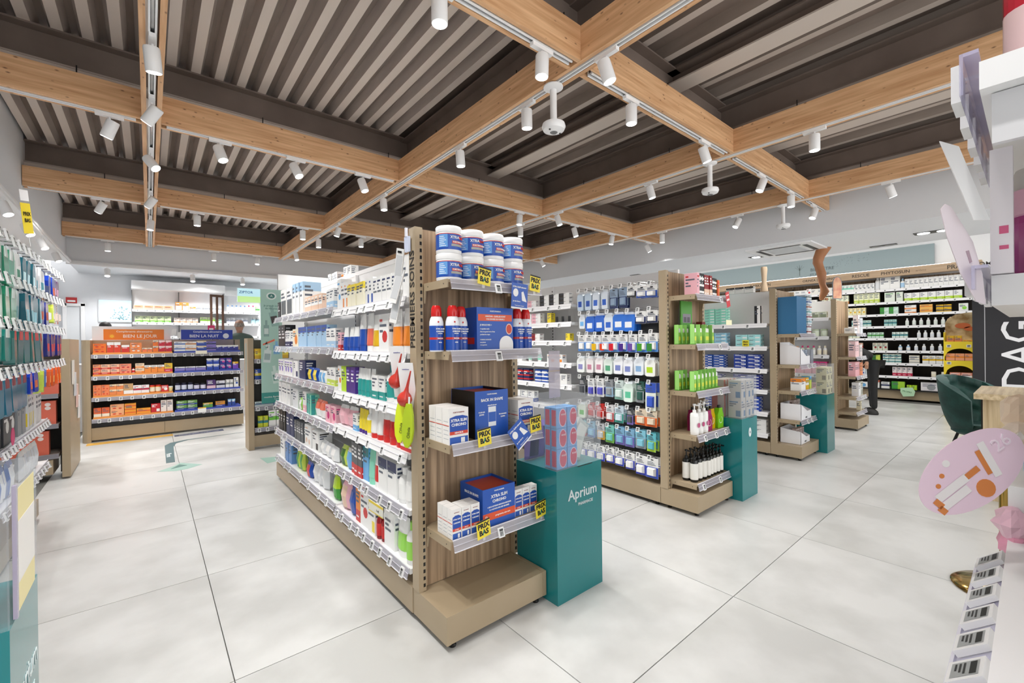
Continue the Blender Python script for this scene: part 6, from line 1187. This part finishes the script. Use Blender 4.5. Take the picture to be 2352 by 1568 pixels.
s=empty('counter',(-.9,9.15,0)); tag(s,'white service counter behind the vitamin display','counter'); MB().box(0,3.2,0,.55,0,.98,WHITE).build('counter_body',s); MB().box(-.02,3.22,-.02,.57,.9805,1.01,mat('e8e8ea',.3)).build('counter_top',s)
for i,(x,z) in enumerate(((.42,1.55),(.5,1.5))):
    o=MB().box(-.035,.035,0,.002,-.07,.03,mat('f6f6f6')).build('paper_card'); o.location=(x-.1,9.2,z-.03) ; tag(o,f'small white card between the two signs, {wd_[i]} one','card')
    MB().tube((0,.003,-.07),(0,.003,-.02-(z-1.01)),.003,CHROME,6).build('stem',o)
o=MB().box(0,.1,0,.002,0,.12,mat('d0306a')).box(.02,.08,-.001,0,.03,.07,mat('f4f0f0')).build('pink_notice'); o.location=(.78,9.13,1.5); tag(o,'small pink notice left of the slat screen','notice'); MB().box(.045,.055,.003,.006,-.488,0,WHITE).build('stand',o)
# ================= PEOPLE
def skin_body(name,pts,edges,m,parent,lvl=2):
    me=bpy.data.meshes.new(name); me.from_pydata([p[0] for p in pts],edges,[]); o=bpy.data.objects.new(name,me); COL.objects.link(o)
    md=o.modifiers.new('s','SKIN'); 
    for v,p in zip(me.skin_vertices[0].data,pts): v.radius=p[1]
    me.skin_vertices[0].data[0].use_root=True; md.use_smooth_shade=True
    o.modifiers.new('u','SUBSURF').levels=lvl
    bpy.context.view_layer.update(); dg=bpy.context.evaluated_depsgraph_get(); n=bpy.data.meshes.new_from_object(o.evaluated_get(dg)); bpy.data.objects.remove(o)
    n.materials.clear(); n.materials.append(m); n.name=name
    for p in n.polygons: p.use_smooth=True
    return link_part(name,n,parent)
def person(loc,rz,H,shirt,trous,hair,skin,label,bald=False,pose='stand'):
    s=H/1.75; r=empty('person',loc,rz); tag(r,label,'person'); r.scale=(s,s,s)
    sk=mat(skin,.55); bend=1.05 if pose=='bend' else 0
    def T(x,y,z):
        if z>.95 and bend: 
            dy,dz=y,z-.95; return (x,dy*math.cos(bend)-dz*math.sin(bend)+0,.95+dz*math.cos(bend)+dy*math.sin(bend))
        return (x,y,z)
    P=[((0,0,.95),(.15,.11)),((0,0,1.12),(.13,.095)),((0,.0,1.3),(.16,.11)),((0,0,1.42),(.12,.09)),((0,0,1.5),(.055,.055))]
    E=[(0,1),(1,2),(2,3),(3,4)]
    for sx in (-1,1):
        i=len(P); P+= [((sx*.19,0,1.41),(.06,.06)),((sx*.24,.02,1.15),(.048,.048)),((sx*.23,-.09,.93),(.036,.036))]; E+=[(3,i),(i,i+1),(i+1,i+2)]
    P=[(T(*p),q) for p,q in P]
    body=skin_body('body',P,E,mat(shirt,.7),r)
    Q=[((0,0,.96),(.15,.11)),((.09,0,.86),(.09,.09)),((.1,-.01,.48),(.06,.06)),((.1,0,.09),(.045,.045)),((-.09,0,.86),(.09,.09)),((-.1,-.01,.48),(.06,.06)),((-.1,0,.09),(.045,.045))]
    skin_body('trousers',Q,[(0,1),(1,2),(2,3),(0,4),(4,5),(5,6)],mat(trous,.7),r)
    for sx in (-1,1): MB().lathe([(0,0),(.045,0),(.05,.02),(.045,.06),(.03,.09),(0,.1)],mat('1c1a18',.5),14,(sx*.1,-.04,0),1,2).build('shoe',r,True)
    hc=Vector(T(0,-.01,1.64))
    b=MB(); b.lathe([(0,-.12),(.03,-.115),(.055,-.09),(.07,-.04),(.077,.01),(.074,.05),(.06,.085),(.035,.105),(0,.112)],sk,20,(hc.x,hc.y,hc.z),1,1.18)
    b.lathe([(.05,-.1),(.048,.0)],sk,14,(hc.x,hc.y+.01,hc.z-.1)); 
    for sx in (-1,1): b.lathe([(0,-.03),(.012,-.02),(.016,0),(.012,.022),(0,.03)],sk,8,(hc.x+sx*.078,hc.y+.01,hc.z),.5,1)
    b.lathe([(0,-.02),(.012,-.015),(.006,.02)],sk,8,(hc.x,hc.y-.095,hc.z-.01))
    b.build('head',r,True)
    b=MB()
    for sx in (-1,1): b.lathe([(0,-.008),(.008,0),(0,.008)],mat('20140e'),8,(hc.x+sx*.03,hc.y-.085,hc.z+.01))
    b.box(hc.x-.025,hc.x+.025,hc.y-.088,hc.y-.08,hc.z-.055,hc.z-.048,mat('8a4a40')); b.build('face_features',r)
    if bald: MB().lathe([(.079,-.03),(.08,.01),(.076,.045)],noise_mat('cropped_grey_hair','5a5048','8a8078',(1,1,1),60,3,.8),20,(hc.x,hc.y+.008,hc.z),1,1.16).build('hair',r,True)
    else: MB().lathe([(.07,-.06),(.082,-.02),(.084,.03),(.078,.07),(.05,.108),(0,.122)],mat(hair,.6),20,(hc.x,hc.y+.02,hc.z),1,1.15).build('hair',r,True)
    for sx in (-1,1):
        h=T(sx*.23,-.11,.88); b=MB(); b.lathe([(0,-.045),(.022,-.035),(.028,0),(.022,.03),(0,.035)],sk,10,h,.55,1)
        for f in range(4): b.tube((h[0],h[1]-.02+.013*f,h[2]-.03),(h[0]-sx*.006,h[1]-.024+.013*f,h[2]-.1+.006*abs(f-1.5)),.0065,sk,6)
        b.tube((h[0],h[1]-.022,h[2]),(h[0]-sx*.01,h[1]-.05,h[2]-.045),.0075,sk,6); b.build('hand',r,True)
person((1.36,9.95,0),PI,1.76,'26352e','2a2c30','2a2a2a','8a6450','man seen from behind in dark green shirt with close-cropped grey hair',bald=True)
person((.98,10.25,0),PI,1.60,'2a2a2c','24262a','141210','b08468','dark haired shorter person beside the man in dark green')
person((-.56,9.98,0),PI,1.68,'e8e8ea','24262a','15120f','b08468','dark haired person behind the orange sign, only hair visible')
person((9.3,1.75,0),PI+.3,1.7,'0e0e10','0e0e10','15120f','b08468','person in black bending behind the fourth end unit',pose='bend')
